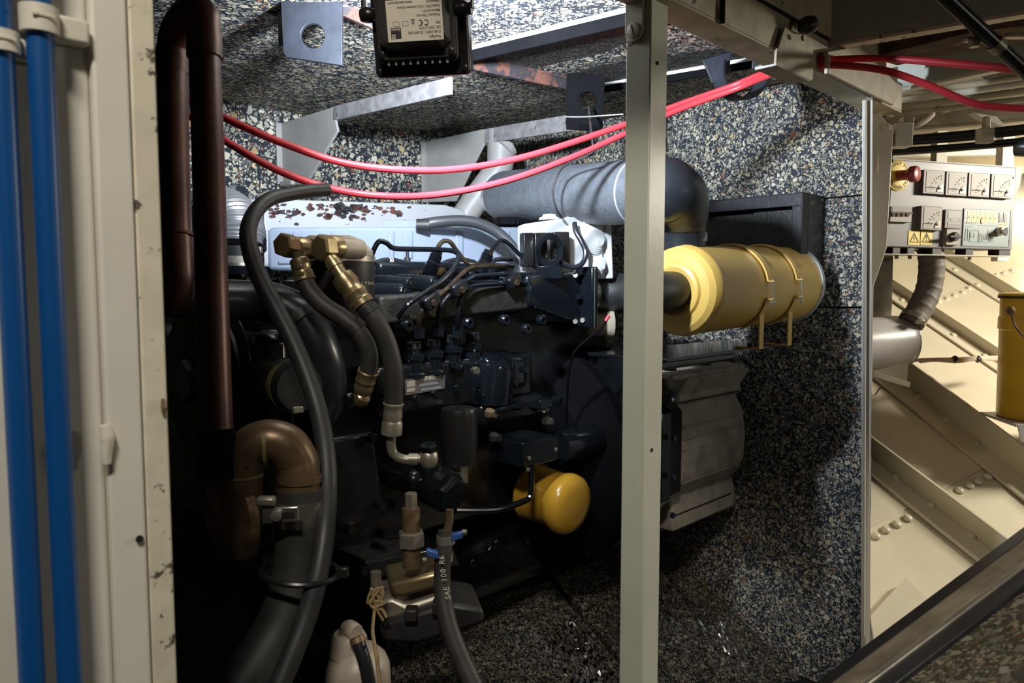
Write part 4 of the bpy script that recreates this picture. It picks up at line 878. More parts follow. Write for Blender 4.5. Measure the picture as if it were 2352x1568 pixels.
for x in (1262, 1318): lathe([(0, .022), (.005, .02), (.006, .015), (.011, .013), (.012, .006)], jp(x, 505, -.03), UP, 22).build('top_grommet', 'white_box', jb, ang=20)
for x0, x1, y0, lb in ((1202, 1226, 534, 'r'), (1228, 1257, 534, 'r'), (1272, 1308, 532, 'r')):
    prism([jp(x0, y0, .03), jp(x1, y0, .03), jp(x1 + 2, 612, .03), jp(x0 + 2, 612, .03)], -jn * .028).build('relay', 'black_plastic', jb, bevel=.002)
loop = thing('lifting_eye', 'glossy black lifting eye plate standing on the rear of the engine', 'lifting eye')
lc_ = jp(1262, 574, .06); n = 32; lr = px(30, 1.5)
ou = [lc_ + X * (lr * math.cos(2 * math.pi * k / n)) + UP * (lr * 1.25 * math.sin(2 * math.pi * k / n)) for k in range(n)]; inn = [lc_ + X * (lr * .62 * math.cos(2 * math.pi * k / n)) + UP * (lr * .75 * math.sin(2 * math.pi * k / n)) for k in range(n)]
MB().ring_prism(ou, inn, Y * .008).build('ring', 'engine_gloss', loop, bevel=.001)
cbox(lc_ - UP * lr * 1.6, X * lr * 1.8, Y * .008, UP * lr * .9).build('stem', 'engine_gloss', loop, bevel=.001)
tag(tube([jp(1320, 512, .012), jp(1322, 530, .02), jp(1336, 555, .03), jp(1345, 580, .035), jp(1338, 604, .04), jp(1318, 614, .045), jp(1295, 606, .05), jp(1280, 592, .055)], .0052, 10).build('control_lead', 'rubber_gloss'), 'black lead looping in front of the white cable box', 'lead')
# grey hose over the tank
th = thing('vent_hose', 'grey-black bent hose from the tank spigot down to the engine', 'hose')
tube([tk(962, 517, -.01), tk(1000, 511, -.03), tk(1050, 507, -.05), tk(1095, 512, -.07), tk(1140, 532, -.09), tk(1172, 562, -.11), tk(1190, 590, -.13), tk(1196, 618, -.14)], .0115, 16).build('hose', 'rubber_grey', th)
lathe([(-.004, .0125), (.022, .0125)], tk(962, 517, -.01), X, 18).build('hose_end', 'rubber', th)
lathe([(-.012, .022), (.0, .018), (.008, .013)], tk(1197, 622, -.14), UP, 18).build('spigot', 'rubber_grey', th)
# grey strainer bowl right of the engine
sv = thing('strainer_bowl', 'grey plastic strainer bowl under the intake hose', 'strainer')
s_ = Pd(1345, 744, 1.56)
lathe([(0, .020), (.006, .024), (.040, .025), (.042, .029), (.058, .029), (.060, .022)], s_, X * 1.0 + Y * .05, 26).build('bowl', 'cream_dirty', sv, ang=25)
lead = [Pd(1392, 735, 1.40), Pd(1380, 755, 1.40), Pd(1345, 782, 1.40), Pd(1318, 812, 1.40), Pd(1306, 860, 1.42), Pd(1302, 920, 1.44), Pd(1300, 985, 1.46)]
tl = thing('sensor_wire', 'thin black sensor wire with a red end below the intake hose', 'wire')
tube(lead, .0024, 8).build('wire', 'matt_black', tl); MB().tube([Pd(1399, 724, 1.40), Pd(1391, 737, 1.40)], .0034, 8).build('sleeve', 'red_cable', tl)

# ================================================================ LEFT FOREGROUND PIPES AND HOSES
cp = thing('copper_pipe', 'brown copper pipe bent into a U beside the door frame', 'pipe')
pr = .0175
LEG = [(497, 1010, .78), (492, 850, .795), (486, 650, .815), (480, 420, .84), (474, 230, .86), (470, 120, .87), (469, 80, .872)]
tube([Pw(*p) for p in LEG], pr, 26).build('long_leg', 'copper_brown', cp)
TOP = [(469, 90, .872), (469, 62, .873), (466, 38, .875), (452, 24, .885), (436, 30, .905), (420, 48, .925), (406, 72, .94), (399, 100, .95), (397, 125, .952)]
tube([Pw(496, 985, .782), Pw(498, 1040, .779), Pw(499, 1100, .775)], pr * 1.12, 24).build('shade_sleeve', 'matt_black', cp)  # black sleeve added where the foot of the pipe fades into shade
tube([Pw(*p) for p in TOP], pr * 1.06, 26).build('u_bend', 'copper_brown', cp)
LG2 = [(397, 110, .952), (398, 300, .94), (402, 450, .93), (406, 575, .922), (407, 620, .92)]
tube([Pw(*p) for p in LG2], pr * 1.02, 26).build('short_leg', 'copper_brown', cp)
for (x, y, w), (x2, y2, w2), k in (((397, 170, .95), (397, 120, .952), 1.12), ((470, 132, .869), (469, 80, .872), 1.12), ((404, 545, .924), (407, 612, .921), 1.17), ((405, 538, .925), (405, 545, .924), 1.22)):
    MB().tube([Pw(x, y, w), Pw(x2, y2, w2)], pr * k, 26).build('socket', 'copper_brown', cp)
tube([Pw(407, 600, .921), Pw(408, 640, .92), Pw(402, 672, .925), Pw(385, 690, .935), Pw(350, 694, .95)], pr * 1.15, 22).build('lower_bend', 'copper_brown', cp)
# coolant hose
ch = thing('coolant_hose', 'thick black coolant hose bending down in front of the engine', 'hose')
tube([Pw(385, 682, .96), Pw(470, 686, .97), Pw(560, 690, .97), Pw(635, 698, .955), Pw(695, 735, .935), Pw(732, 800, .92), Pw(748, 865, .92), Pw(742, 925, .94), Pw(715, 965, .97)], [.026, .027, .028, .029, .029, .029, .029, .028], 28).build('hose', 'rubber_gloss', ch)
cl = Pw(690, 728, .935); cd = (Pw(712, 760, .928) - Pw(672, 712, .945)).normalized()
lathe([(-.006, .0305), (.006, .0305)], cl, cd, 28).build('clip_band', 'rubber', ch)
pg = lathe([(0, .0075), (.003, .0075), (.0045, .006)], Pw(635, 728, .885), -Y, 18).build('cable_tie_button', 'steel_dull', ch); cbox(Pw(635, 728, .885) - Y * .005, (X + UP * .5).normalized() * .012, (UP - X * .5).normalized() * .0025, Y * .001).build('slot', 'gap_black', pg)
# corrugated foil duct behind the copper pipe
fo = thing('foil_duct', 'corrugated foil duct elbow behind the brown copper pipe', 'duct')
pp = smooth([Pd(455, 520, 1.50), Pd(470, 498, 1.45), Pd(500, 490, 1.40), Pd(530, 505, 1.36), Pd(542, 535, 1.34), Pd(543, 572, 1.33)], 30)
MB().tube(pp, [.050 + .0016 * math.sin(i * 1.25) for i in range(len(pp))], 28).build('duct', 'foil', fo)
lathe([(0, .045), (-.018, .045)], Pd(545, 566, 1.33), UP, 28).build('rubber_cuff', 'rubber', fo)
lathe([(-.018, .0455), (-.030, .0455)], Pd(545, 566, 1.33), UP, 28).build('hose_clamp', 'steel_dull', fo)
cbox(Pd(592, 574, 1.30), X * .015, Y * .012, UP * .012).build('clamp_screw', 'steel_dull', fo, bevel=.002)
lathe([(-.030, .05), (-.036, .065), (-.05, .065), (-.055, .05), (-.10, .05)], Pd(545, 566, 1.33), UP, 28).build('flange', 'engine_gloss', fo)
# bronze double elbow with hose
be = thing('bronze_elbow', 'tarnished bronze double elbow at the lower left with a bright clamp below', 'pipe elbow')
EP = [(556, 1108, .775), (556, 1078, .775), (565, 1040, .775), (592, 1018, .768), (626, 1012, .758), (660, 1026, .75), (682, 1060, .745), (687, 1085, .742), (688, 1112, .742)]
tube([Pw(*p) for p in EP], [.0215, .0225, .0235, .0235, .0235, .024, .0235, .0225, .022], 28, 6).build('elbow', 'bronze', be)
def ring(pa, pb, r, w, m, nm, par, n=28):
    A, B = Pw(*pa), Pw(*pb); d = (B - A).normalized(); return lathe([(-w / 2, r * .985), (-w / 2, r), (w / 2, r), (w / 2, r * .985)], A, d, n).build(nm, m, par)
ring((610, 1020, .762), (640, 1018, .755), .0252, .004, 'verdigris', 'soldered_ring', be)
ring((688, 1098, .742), (688, 1120, .742), .0242, .007, 'bronze', 'bead', be)
ring((556, 1090, .775), (556, 1110, .775), .0232, .003, 'verdigris', 'soldered_ring', be)
tube([Pw(556, 1094, .775), Pw(555, 1150, .775), Pw(552, 1220, .775), Pw(545, 1260, .78)], .0222, 26).build('left_socket', 'bronze', be)
tube([Pw(688, 1112, .742), Pw(690, 1150, .742)], .0225, 26, 1).build('right_socket', 'bronze', be)
lathe([(0, .046), (.010, .048), (.012, .03)], Pw(520, 1185, .79), E1 * .9 + Y * .2, 30).build('flange', 'zinc_rust', be)
rh = thing('exhaust_hose', 'thick worn black rubber hose curving down from the bronze elbow', 'hose')
HP = [(690, 1122, .742), (690, 1200, .740), (686, 1290, .737), (672, 1370, .733), (640, 1450, .73), (590, 1530, .725), (520, 1620, .72)]
tube([Pw(*p) for p in HP], [.0262, .0272, .0275, .028, .0285, .029, .030], 30).build('hose', 'rubber_worn', rh)
cb = Pw(690, 1172, .741)
clp = lathe([(-.013, .0280), (-.013, .0286), (.013, .0286), (.013, .0280)], cb, UP, 34).build('clamp_band', 'steel', rh, label='bright stainless clamp band')
tg = Pw(646, 1182, .708)
prism([tg + X * a + UP * b for a, b in ((-.021, -.011), (.018, -.0075), (.018, .009), (-.02, .0075))], Y * .0035).build('clamp_tongue', 'steel', clp, bevel=.002)
lathe([(0, .0058), (.004, .0058), (.0045, .0045)], tg - Y * .0002 - X * .004, -Y, 18).build('clamp_bolt', 'steel_dull', clp)
cbox(tg + X * .007 - Y * .0002, X * .014, Y * .0015, UP * .007).build('clamp_slot', 'gap_black', clp, bevel=.001)
cbox(Pw(612, 1150, .72), X * .02, Y * .012, UP * .010).build('trunnion', 'steel_dull', clp, bevel=.003)
# long bent hose in front
lh_ = thing('bent_hose', 'long slim black hose hooking over at the top and running down to the bottom edge', 'hose')
BP = [(750, 436, .93), (715, 438, .925), (668, 445, .92), (620, 457, .91), (586, 487, .90), (570, 530, .89), (576, 580, .88), (598, 640, .87), (632, 705, .855), (668, 775, .835), (702, 855, .81), (730, 940, .785), (747, 1030, .755), (752, 1120, .73), (746, 1220, .70), (730, 1320, .685), (706, 1410, .68), (672, 1500, .675), (630, 1600, .67)]
tube([Pw(*p) for p in BP], [.0092, .0092, .0105, .0112, .0112, .0112, .0112, .0112], 22).build('hose', 'rubber', lh_)
lathe([(0, .0094), (.0008, .0094), (.0009, .0055)], Pw(750, 436, .93), (Pw(750, 436, .93) - Pw(715, 438, .925)), 20).build('cut_end', 'rubber_grey', lh_)
zt_ = thing('cable_tie', 'black cable tie strapping the slim hose to the thick worn hose', 'cable tie')
zc = Pw(690, 1312, .712); n = 40
lp_ = [zc + X * (.0405 * math.cos(a)) + Y * (.036 * math.sin(a)) - UP * .004 * math.cos(a) for a in [2 * math.pi * k / n for k in range(n)]]
MB().tube(lp_, .0032, 8, closed=True).build('strap', 'black_plastic', zt_)
cbox(zc + X * .046 - Y * .002, X * .012, Y * .009, UP * .011).build('head', 'black_plastic', zt_, bevel=.001)

# ================================================================ FUEL FILTER AND BRASS HOSES
ff = thing('fuel_filter', 'black fuel filter canister with a grey cast head', 'fuel filter')
fc = Pd(783, 592, 1.10); FR = px(78, 1.06); fb = Pd(783, 745, 1.10).z
lathe([(fb - fc.z, FR * .92), (fb - fc.z + .006, FR), (-.012, FR), (-.006, FR * 1.0), (-.004, FR * .95)], fc, UP, 40).build('canister', 'plastic_sheen', ff)
lathe([(-.006, FR * .98), (-.006, FR * 1.03), (.002, FR * 1.03), (.004, FR * .98), (.005, FR * .5)], fc, UP, 40).build('rim', 'steel_dull', ff)
hd_ = lathe([(.004, FR * .80), (.010, FR * .80), (.018, FR * .66), (.020, FR * .4)], fc + X * .008, UP, 32).build('head', 'cast_grey', ff)
cbox(fc + UP * .018 - X * .012, X * .075, Y * .05, UP * .028).build('port_block', 'cast_grey', ff, bevel=.008)
for s, y, sz in (('1.2/90mm', 650, .0070), ('LYTN', 664, .0070), ('DIESEL', 677, .0070)):
    for i, ch_ in enumerate(s):
        a = math.radians(-62 + i * 7.5); n_ = V((math.cos(a), math.sin(a), 0)); pz = Pd(850, y, 1.08).z
        p_ = V((fc.x, fc.y, pz)) + n_ * (FR + .0004)
        text_at(MB(), ch_, p_, UP.cross(n_), UP, sz).build('print', 'label_paper', ff)
def ferrule(pts, prof, m, nm, par, n=22):
    A, B = pts; d = B - A; L = d.length; return lathe([(L * h, r) for h, r in prof], A, d, n).build(nm, m, par, ang=30)
h1 = thing('hydraulic_hose', 'black hose with brass ends, left of the pair on the fuel filter', 'hose', 'brass-ended hoses')
def M(x, y, d): return Pd(x, y, d)
ax1 = (M(720, 572, 1.02) - M(655, 563, .97)).normalized()
lathe([(0, .0145), (.003, .0165), (.020, .0165), (.022, .014)], M(646, 562, .965), ax1, 6).build('banjo_bolt', 'brass', h1, ang=20)
lathe([(.0, .012), (.004, .0145), (.012, .0155), (.022, .0145), (.026, .012)], M(678, 568, .985), ax1, 24).build('banjo_eye', 'brass', h1)
lathe([(0, .0135), (.006, .0135)], M(712, 571, 1.01), ax1, 22).build('washer', 'brass', h1)
lathe([(0, .012), (.045, .012)], M(716, 572, 1.015), ax1, 20).build('adapter', 'cast_grey', h1)
ferrule((M(684, 578, .975), M(690, 612, .975)), [(0, .010), (.4, .0085), (1, .0095)], 'brass', 'neck', h1)
ferrule((M(686, 594, .975), M(700, 644, .972)), [(0, .011), (.06, .0125), (.45, .0125), (.52, .0115), (.58, .013), (.85, .0135), (1, .015)], 'brass', 'ferrule', h1)
cbox(M(688, 612, .962), X * .008, Y * .004, UP * .006).build('crimp_flat', 'brass', h1, bevel=.001); cbox(M(692, 628, .960), X * .008, Y * .004, UP * .006).build('crimp_flat', 'brass', h1, bevel=.001)
tube([M(698, 640, .972), M(712, 668, .968), M(742, 700, .965), M(790, 732, .965), M(828, 768, .965), M(848, 812, .97), M(846, 858, .975)], .0118, 20).build('hose', 'rubber_worn', h1)
lathe([(-.006, .0132), (.006, .0132)], M(815, 752, .965), M(828, 768, .965) - M(800, 740, .965), 20).build('tie', 'rubber', h1)
ferrule((M(846, 850, .975), M(831, 905, .985)), [(0, .0125), (.04, .0142), (.15, .0135), (.3, .0125), (.42, .0138), (.55, .012), (.7, .0135), (.9, .012), (1, .009)], 'brass', 'ferrule', h1)
lathe([(-.011, .006), (-.008, .010), (0, .012), (.008, .010), (.011, .006)], M(829, 915, .985), UP * .6 + X * .6 - Y * .5, 20).build('banjo_eye', 'brass', h1)
bolt(M(812, 918, .985), X * -.6 - Y * .5, .010, .012, 'engine_gloss', h1)
h2 = thing('hydraulic_hose', 'black hose with brass ends, right of the pair, ending in a bent steel pipe', 'hose', 'brass-ended hoses')
ax2 = V((.55, .83, .02)).normalized()
lathe([(0, .0155), (.003, .0178), (.018, .0178), (.020, .015)], M(732, 569, .955), ax2, 6).build('banjo_bolt', 'brass', h2, ang=20)
lathe([(0, .013), (.005, .0158), (.013, .0165), (.022, .0158), (.026, .012)], M(748, 568, .972), ax2, 24).build('banjo_eye', 'brass', h2)
lathe([(0, .0135), (.05, .0135)], M(765, 570, .99), ax2, 20).build('adapter', 'cast_grey', h2)
ferrule((M(752, 582, .962), M(792, 645, .955)), [(0, .0085), (.3, .0095), (.32, .0105), (.5, .0105), (.52, .009), (.8, .009), (.82, .0098), (1, .0098)], 'brass', 'stem', h2)
ferrule((M(783, 632, .956), M(836, 702, .950)), [(0, .0095), (.04, .0145), (.28, .0155), (.42, .0135), (.50, .0145), (.62, .0162), (.72, .0145), (.80, .0140), (.86, .0155), (1, .0150)], 'brass', 'ferrule', h2)
tube([M(832, 696, .950), M(862, 735, .95), M(888, 785, .955), M(903, 845, .96), M(905, 895, .965), M(904, 930, .968)], .0122, 20).build('hose', 'rubber_worn', h2)
lathe([(-.005, .0136), (.005, .0136)], M(846, 712, .95), M(862, 735, .95) - M(832, 696, .95), 20).build('tie', 'rubber', h2)
ferrule((M(904, 924, .967), M(899, 998, .972)), [(0, .0125), (.03, .0140), (.18, .0118), (.26, .0122), (.42, .0132), (.54, .0122), (.62, .0138), (.96, .0142), (1, .011)], 'steel_dull', 'ferrule', h2)
tube([M(899, 992, .972), M(898, 1020, .974), M(904, 1042, .976), M(925, 1054, .978), M(950, 1054, .98), M(972, 1052, .98)], .0066, 16).build('bent_pipe', 'steel_dull', h2)
lathe([(-.006, .0082), (.006, .0082)], M(950, 1054, .98), X, 18).build('collar', 'steel_dull', h2)
lathe([(-.012, .008), (-.008, .0115), (0, .0128), (.008, .0115), (.012, .008)], M(985, 1052, .98), UP, 22).build('banjo_eye', 'steel_dull', h2)
lathe([(0, .0120), (.008, .0120), (.009, .010)], M(985, 1034, .98), UP + Y * -.25, 6).build('banjo_bolt', 'engine_gloss', h2, ang=20)
# ---- drain hose with two blue-screw clamps
dh = thing('drain_hose', 'printed black rubber hose with two blue-screwed clamps under the engine', 'hose')
DP = [(1024, 1218, .99), (1020, 1262, .985), (1016, 1310, .98), (1018, 1370, .97), (1032, 1440, .955), (1058, 1510, .94), (1100, 1600, .92)]
tube([M(*p) for p in DP], [.0108, .0112, .0115, .0118, .0122, .0125, .0125], 22).build('hose', 'rubber_worn', dh)
MB().tube([M(1033, 1170, .99), M(1032, 1200, .99), M(1025, 1225, .99)], .0055, 14).build('pipe_stub', 'brass', dh)
for x, y, sx in ((1024, 1238, 1), (1019, 1278, -1)):
    k = lathe([(-.0055, .0122), (-.0055, .0128), (.0055, .0128), (.0055, .0122)], M(x, y, .987), UP, 26).build('hose_clamp', 'steel_dull', dh)
    cbox(M(x + sx * 26, y - 8, .972), (X * .9 + UP * .3 * sx) * .018, Y * .010, UP * .010).build('screw_housing', 'clamp_blue', k, bevel=.002)
    lathe([(0, .0045), (.006, .0045)], M(x + sx * 38, y - 12 * sx - 4, .970), X * sx, 6).build('screw', 'steel', k)
for i, ch_ in enumerate('SAE 100 R6'):                                 # printed up the hose, follows its bend
    f_ = i / 9; x = 1027 - 12 * math.sin(f_ * 1.4) - 1; y = 1378 - 118 * f_ * .93; d_ = .962 - .0
    p_ = M(1022 - 7 * f_ + (8 * (1 - f_) ** 2), 1372 - 92 * f_, .9525 + .012 * f_)
    text_at(MB(), ch_, p_, UP, -X, .0105).build('print', 'label_paper', dh)
# ---- engine mount with its stud
em = thing('engine_mount', 'cast metal engine mount under the front foot with string tied to it', 'engine mount')
prism([M(*p, .99) for p in ((866, 1382), (902, 1372), (935, 1390), (1020, 1362), (1020, 1396), (938, 1424), (926, 1438), (872, 1430))], V((-.02, .07, 0))).build('lower_casting', 'steel_dull', em, bevel=.006)
prism([M(*p, .985) for p in ((894, 1340), (1018, 1310), (1018, 1346), (924, 1374), (900, 1370))], V((-.02, .07, 0))).build('upper_plate', 'brass', em, bevel=.006)
prism([M(*p, .975) for p in ((870, 1436), (1030, 1385), (1110, 1398), (1115, 1430), (960, 1480), (880, 1475))], V((-.02, .09, 0))).build('rubber_block', 'rubber', em, bevel=.006)
for x, y in ((945, 1408), (1008, 1392)): cbox(M(x, y, .972), X * .017, Y * .02, UP * .016).build('lug', 'rubber', em, bevel=.002)
lathe([(-.02, .0075), (.03, .0075)], M(864, 1362, .975), UP, 14).build('stud', 'steel_dull', em)
ms = thing('mounting_stud', 'rusty threaded mounting stud with hexagon nut left of the printed hose', 'stud')
q = M(945, 1252, .985)
lathe([(0, .0185), (.018, .0185), (.020, .016)], q, UP, 6).build('hex_nut', 'steel_dull', ms, ang=20); lathe([(-.03, .012), (.052, .012)], q, UP, 18).build('thread', 'zinc_rust', ms); lathe([(.052, .0075), (.052, .009), (.072, .009), (.073, .007)], q, UP, 6).build('flat_end', 'steel_dull', ms, ang=20)
# ---- overflow bottle and string
bo = thing('overflow_bottle', 'off-white plastic overflow bottle at the bottom edge', 'bottle')
bc_ = M(822, 1520, .86)
lathe([(-.12, .036), (-.115, .039), (-.02, .039), (-.004, .038), (.006, .034), (.014, .026), (.018, .022)], bc_, UP, 36).build('body', 'bottle_white', bo)
lathe([(.012, .024), (.016, .0225), (.03, .0215), (.036, .018), (.038, .010)], bc_ - X * .010, UP, 28).build('cap', 'bottle_white', bo)
tube([bc_ - X * .012 + UP * .036, bc_ - X * .009 + UP * .044 - Y * .004, bc_ + X * .001 + UP * .042 - Y * .012], .010, 18).build('elbow_spout', 'bottle_white', bo)
tube([M(818, 1462, .835), M(828, 1490, .83), M(840, 1530, .825), M(852, 1600, .82)], .0078, 18).build('hose', 'rubber_gloss', bo)
lathe([(-.003, .009), (.003, .009)], M(821, 1470, .834), M(828, 1490, .83) - M(818, 1462, .835), 18).build('hose_clip', 'zinc_rust', bo)
sg_ = thing('twine', 'thin brown twine knotted to the engine mount and hanging past the bottle', 'string')
tube([M(862, 1390, .955), M(858, 1420, .94), M(856, 1450, .88), M(862, 1490, .81), M(868, 1530, .80), M(874, 1600, .79)], .0022, 8).build('cord', 'string', sg_)
for pts in ([(855, 1352), (845, 1378), (858, 1392), (872, 1380), (880, 1360), (868, 1350), (856, 1366), (866, 1392), (880, 1402), (888, 1418)], [(850, 1350), (870, 1372), (862, 1396), (850, 1384), (868, 1358), (878, 1350), (874, 1388), (884, 1412)], [(842, 1384), (862, 1380), (884, 1384), (866, 1396), (880, 1424)]):
    tube([M(x, y, .955 - random.random() * .006) for x, y in pts], .0020, 8).build('knot', 'string', sg_)

t = thing('shade_girder', 'black girder added for the shade low behind the thick worn hose', 'girder')  # added dark girder, covers foam that lies in shade
a, b = Pw(380, 1235, 1.45), Pw(1100, 1235, 1.45)
box(uw(a.dot(E1) - .1, 1.45, FLO), E1 * (b.dot(E1) - a.dot(E1) + .1), E2 * .012, UP * (a.z - FLO)).build('web', 'engine_rough', t, bevel=.002)
box(uw(a.dot(E1) - .1, 1.43, a.z), E1 * (b.dot(E1) - a.dot(E1) + .1), E2 * .10, UP * .014).build('top_flange', 'engine_rough', t, bevel=.002)

# ================================================================ SIDE ROOM FURNITURE
p0, p1, p2 = Pd(2051.5, 365, 1.70), Pd(2334, 384, 1.82), Pd(2035.5, 567, 1.70)
pn = (p1 - p0).cross(p2 - p0).normalized(); pn = pn if pn.y < 0 else -pn
def cq(a, b, off=0.0): return Pn(2030 + a / 6.273, 350 + b / 6.273, p0 + pn * off, pn)
def cpoly(pts, off, th, m, nm, par, bv=0.0): return prism([cq(a, b, off) for a, b in pts], -pn * th).build(nm, m, par, bevel=bv)
def rect(a, b, c, d, k=0.066): return [(a, b), (c, b + (c - a) * k), (c - (d - b) * .055, d + (c - a) * k), (a - (d - b) * .055, d)]
cpn = thing('control_box', 'grey generator control panel with five meters and a red emergency button', 'control panel')
cpoly([(130, 95), (1905, 215), (1845, 1405), (30, 1360)], 0, .09, 'panel_grey', 'case', cpn, .002)
cpoly([(130, 88), (1905, 205), (1903, 222), (130, 105)], .003, .09, 'panel_dark', 'top_edge', cpn)
cpoly([(1905, 215), (2010, 205), (1960, 480), (1868, 740)], -.02, .06, 'panel_dark', 'open_side', cpn)
pr_ = (p1 - p0).normalized(); pu_ = pn.cross(pr_); pu_ = pu_ if pu_.z > 0 else -pu_
# emergency stop
ec = cq(205, 335, .001); er = px(34, 1.7)
ds = lathe([(0, er), (.0015, er), (.002, er * .96)], ec, pn, 36).build('emergency_plate', 'yellow_sign', cpn)
def arc_text(s, a0, a1, r, flip):
    mb = MB()
    for i, ch_ in enumerate(s):
        a = math.radians(a0 + (a1 - a0) * i / (len(s) - 1)); dr = pr_ * math.cos(a) + pu_ * math.sin(a); up_ = -dr if flip else dr; rt = up_.cross(pn)
        rt = rt if rt.dot(pr_ * math.sin(a) * (1 if not flip else -1) - pu_ * math.cos(a) * (1 if not flip else -1)) > 0 else -rt
        text_at(mb, ch_, ec + pn * .0023 + dr * r, rt, up_, .0105)
    return mb
arc_text('EMERGENCY STOP', 185, 18, er * .80, False).build('lettering', 'print_dark', ds)
arc_text('EMERGENZA STOP', 192, 345, er * .80, True).build('lettering', 'print_dark', ds)
bt_ = lathe([(0, .012), (.018, .0115), (.022, .014), (.027, .0178), (.036, .0180), (.041, .0165), (.043, .012)], ec + pn * .002, pn + pr_ * .35, 28).build('emergency_button', 'button_red', cpn)
# meters
for a, b in ((580, 245), (905, 270), (1230, 287), (1555, 305), (545, 765)):
    t_ = cpoly(rect(a, b, a + 305, b + 345), .012, .013, 'panel_dark', 'meter', cpn, .001)
    cpoly(rect(a + 40, b + 22, a + 285, b + 322), .0128, .002, 'meter_face', 'dial', t_)
    cen = cq(a + 272, b + 325, .0145); rr = px(17, 1.72)
    pts_ = [cen] + [cen + pr_ * (-rr * math.cos(x_)) + pu_ * (rr * math.sin(x_)) for x_ in [math.pi / 2 * k / 8 for k in range(9)]]
    prism(pts_, -pn * .002).build('pivot_cover', 'meter_cap', t_)
    lathe([(0, .003), (.0015, .003)], cq(a + 222, b + 272, .0145), pn, 12).build('adjuster', 'print_dark', t_)
    MB().tube([cq(a + 42, b + 255, .0135), cq(a + 165, b + 260, .0135)], .0009, 6).build('needle', 'print_dark', t_)
    ma = MB()
    for k in range(7):
        x_ = math.radians(8 + 74 * k / 6); d_ = pr_ * -math.cos(x_) + pu_ * math.sin(x_); ma.tube([cen + d_ * rr * 2.0 - pn * .0012, cen + d_ * rr * 2.25 - pn * .0012], .0005, 4)
    for k, tx in ((0, 'A'), (3, '25'), (6, '50')):
        x_ = math.radians(14 + 66 * k / 6); text_at(ma, tx, cen + (pr_ * -math.cos(x_) + pu_ * math.sin(x_)) * rr * 1.7 - pn * .0010, pr_, pu_, .005)
    ma.build('scale', 'print_grey', t_)
# circuit breaker
br = cpoly(rect(100, 775, 410, 1000, .03), .010, .012, 'meter_face', 'circuit_breaker', cpn, .001)
cpoly(rect(125, 785, 400, 850, .03), .011, .002, 'panel_dark', 'upper_strip', br); cpoly(rect(108, 850, 418, 872, .03), .014, .004, 'print_dark', 'toggle_bar', br)
for k in range(4): cpoly(rect(125 + k * 70, 868, 165 + k * 70, 920, .03), .013, .004, 'primer_red', 'toggle', br)
# hour counter and rotary switch
hc = cpoly(rect(890, 820, 1125, 1092, .05), .012, .013, 'panel_dark', 'hour_counter', cpn, .001)
for q_ in (rect(932, 845, 1112, 950, .05), rect(922, 998, 1105, 1036, .05), rect(920, 1046, 1100, 1068, .05)): cpoly(q_, .0128, .001, 'panel_grey', 'window', hc)
mb = MB(); text_at(mb, '000000', cq(1010, 972, .0132), pr_, pu_, .006); mb.build('digits', 'label_paper', hc)
rs = cpoly(rect(910, 1100, 1100, 1332, .03), .010, .011, 'meter_face', 'rotary_switch', cpn, .001)
lathe([(0, .011), (.008, .0105), (.010, .009)], cq(1000, 1215, .010), pn, 24).build('knob', 'black_plastic', rs); cbox(cq(1015, 1212, .024), pr_ * .032, pu_ * .006, pn * .008).build('lever', 'black_plastic', rs, bevel=.001)
# mimic plate with key switch
bp_ = cpoly([(1155, 805), (1838, 832), (1805, 1368), (1122, 1350)], .0015, .0015, 'blue_pale', 'mimic_plate', cpn)
mb = MB(); e_ = [(1160, 812), (1830, 838), (1798, 1360), (1130, 1343), (1160, 812)]
mb.tube([cq(a, b, .0018) for a, b in e_], .0006, 4); mb.build('border', 'print_grey', bp_)
for k in range(7):
    s_ = cpoly([(1212 + k * 62, 835 + k * 3), (1268 + k * 62, 837 + k * 3), (1262 + k * 62, 1000 + k * 3), (1206 + k * 62, 998 + k * 3)], .002, .0006, 'yellow_pale', 'legend_strip', bp_)
    mb = MB()
    for j in range(3): mb.box(cq(1222 + k * 62, 860 + k * 3 + j * 48, .0023), pr_ * .0045, pu_ * .0009, pn * .0001)
    mb.box(cq(1222 + k * 62, 940 + k * 3, .0023), pr_ * .0035, pu_ * .003, pn * .0001); mb.build('print', 'print_red' if k in (3, 4, 6) else 'print_dark', s_)
for a in (1662, 1728):
    f_ = cpoly(rect(a, 862, a + 48, 1005, .03), .0022, .0008, 'panel_dark', 'lamp_frame', bp_)
    cpoly(rect(a + 8, 870, a + 40, 895, .03), .0026, .0004, 'label_paper', 'window', f_); cpoly(rect(a + 6, 910, a + 38, 965, .03), .0026, .0004, 'panel_grey', 'window', f_); lathe([(0, .0025), (.001, .002)], cq(a + 18, 990, .0024), pn, 12).build('lamp', 'print_white', f_)
cpoly([(1650, 1015), (1775, 1020), (1772, 1066), (1646, 1060)], .002, .0006, 'yellow_pale', 'legend_strip', bp_)
mb = MB()
def oline(pts): mb.tube([cq(a, b, .0018) for a, b in pts], .00055, 4)
for q_ in (rect(1178, 1098, 1212, 1270, 0), rect(1240, 1130, 1365, 1290, 0), rect(1418, 1180, 1520, 1290, 0), rect(1250, 1160, 1300, 1220, 0), rect(1500, 1125, 1580, 1180, 0), rect(1440, 1215, 1470, 1255, 0), rect(1480, 1215, 1505, 1255, 0)): oline(q_ + [q_[0]])
for l_ in ([(1170, 1005), (1340, 1018)], [(1170, 1020), (1300, 1030)], [(1170, 1060), (1280, 1066)], [(1360, 1050), (1640, 1062)], [(1240, 1115), (1360, 1118)], [(1205, 1180), (1240, 1180)], [(1365, 1190), (1418, 1195)], [(1520, 1270), (1580, 1280)], [(1165, 940), (1205, 942)]): oline(l_)
mb.build('diagram_lines', 'print_grey', bp_)
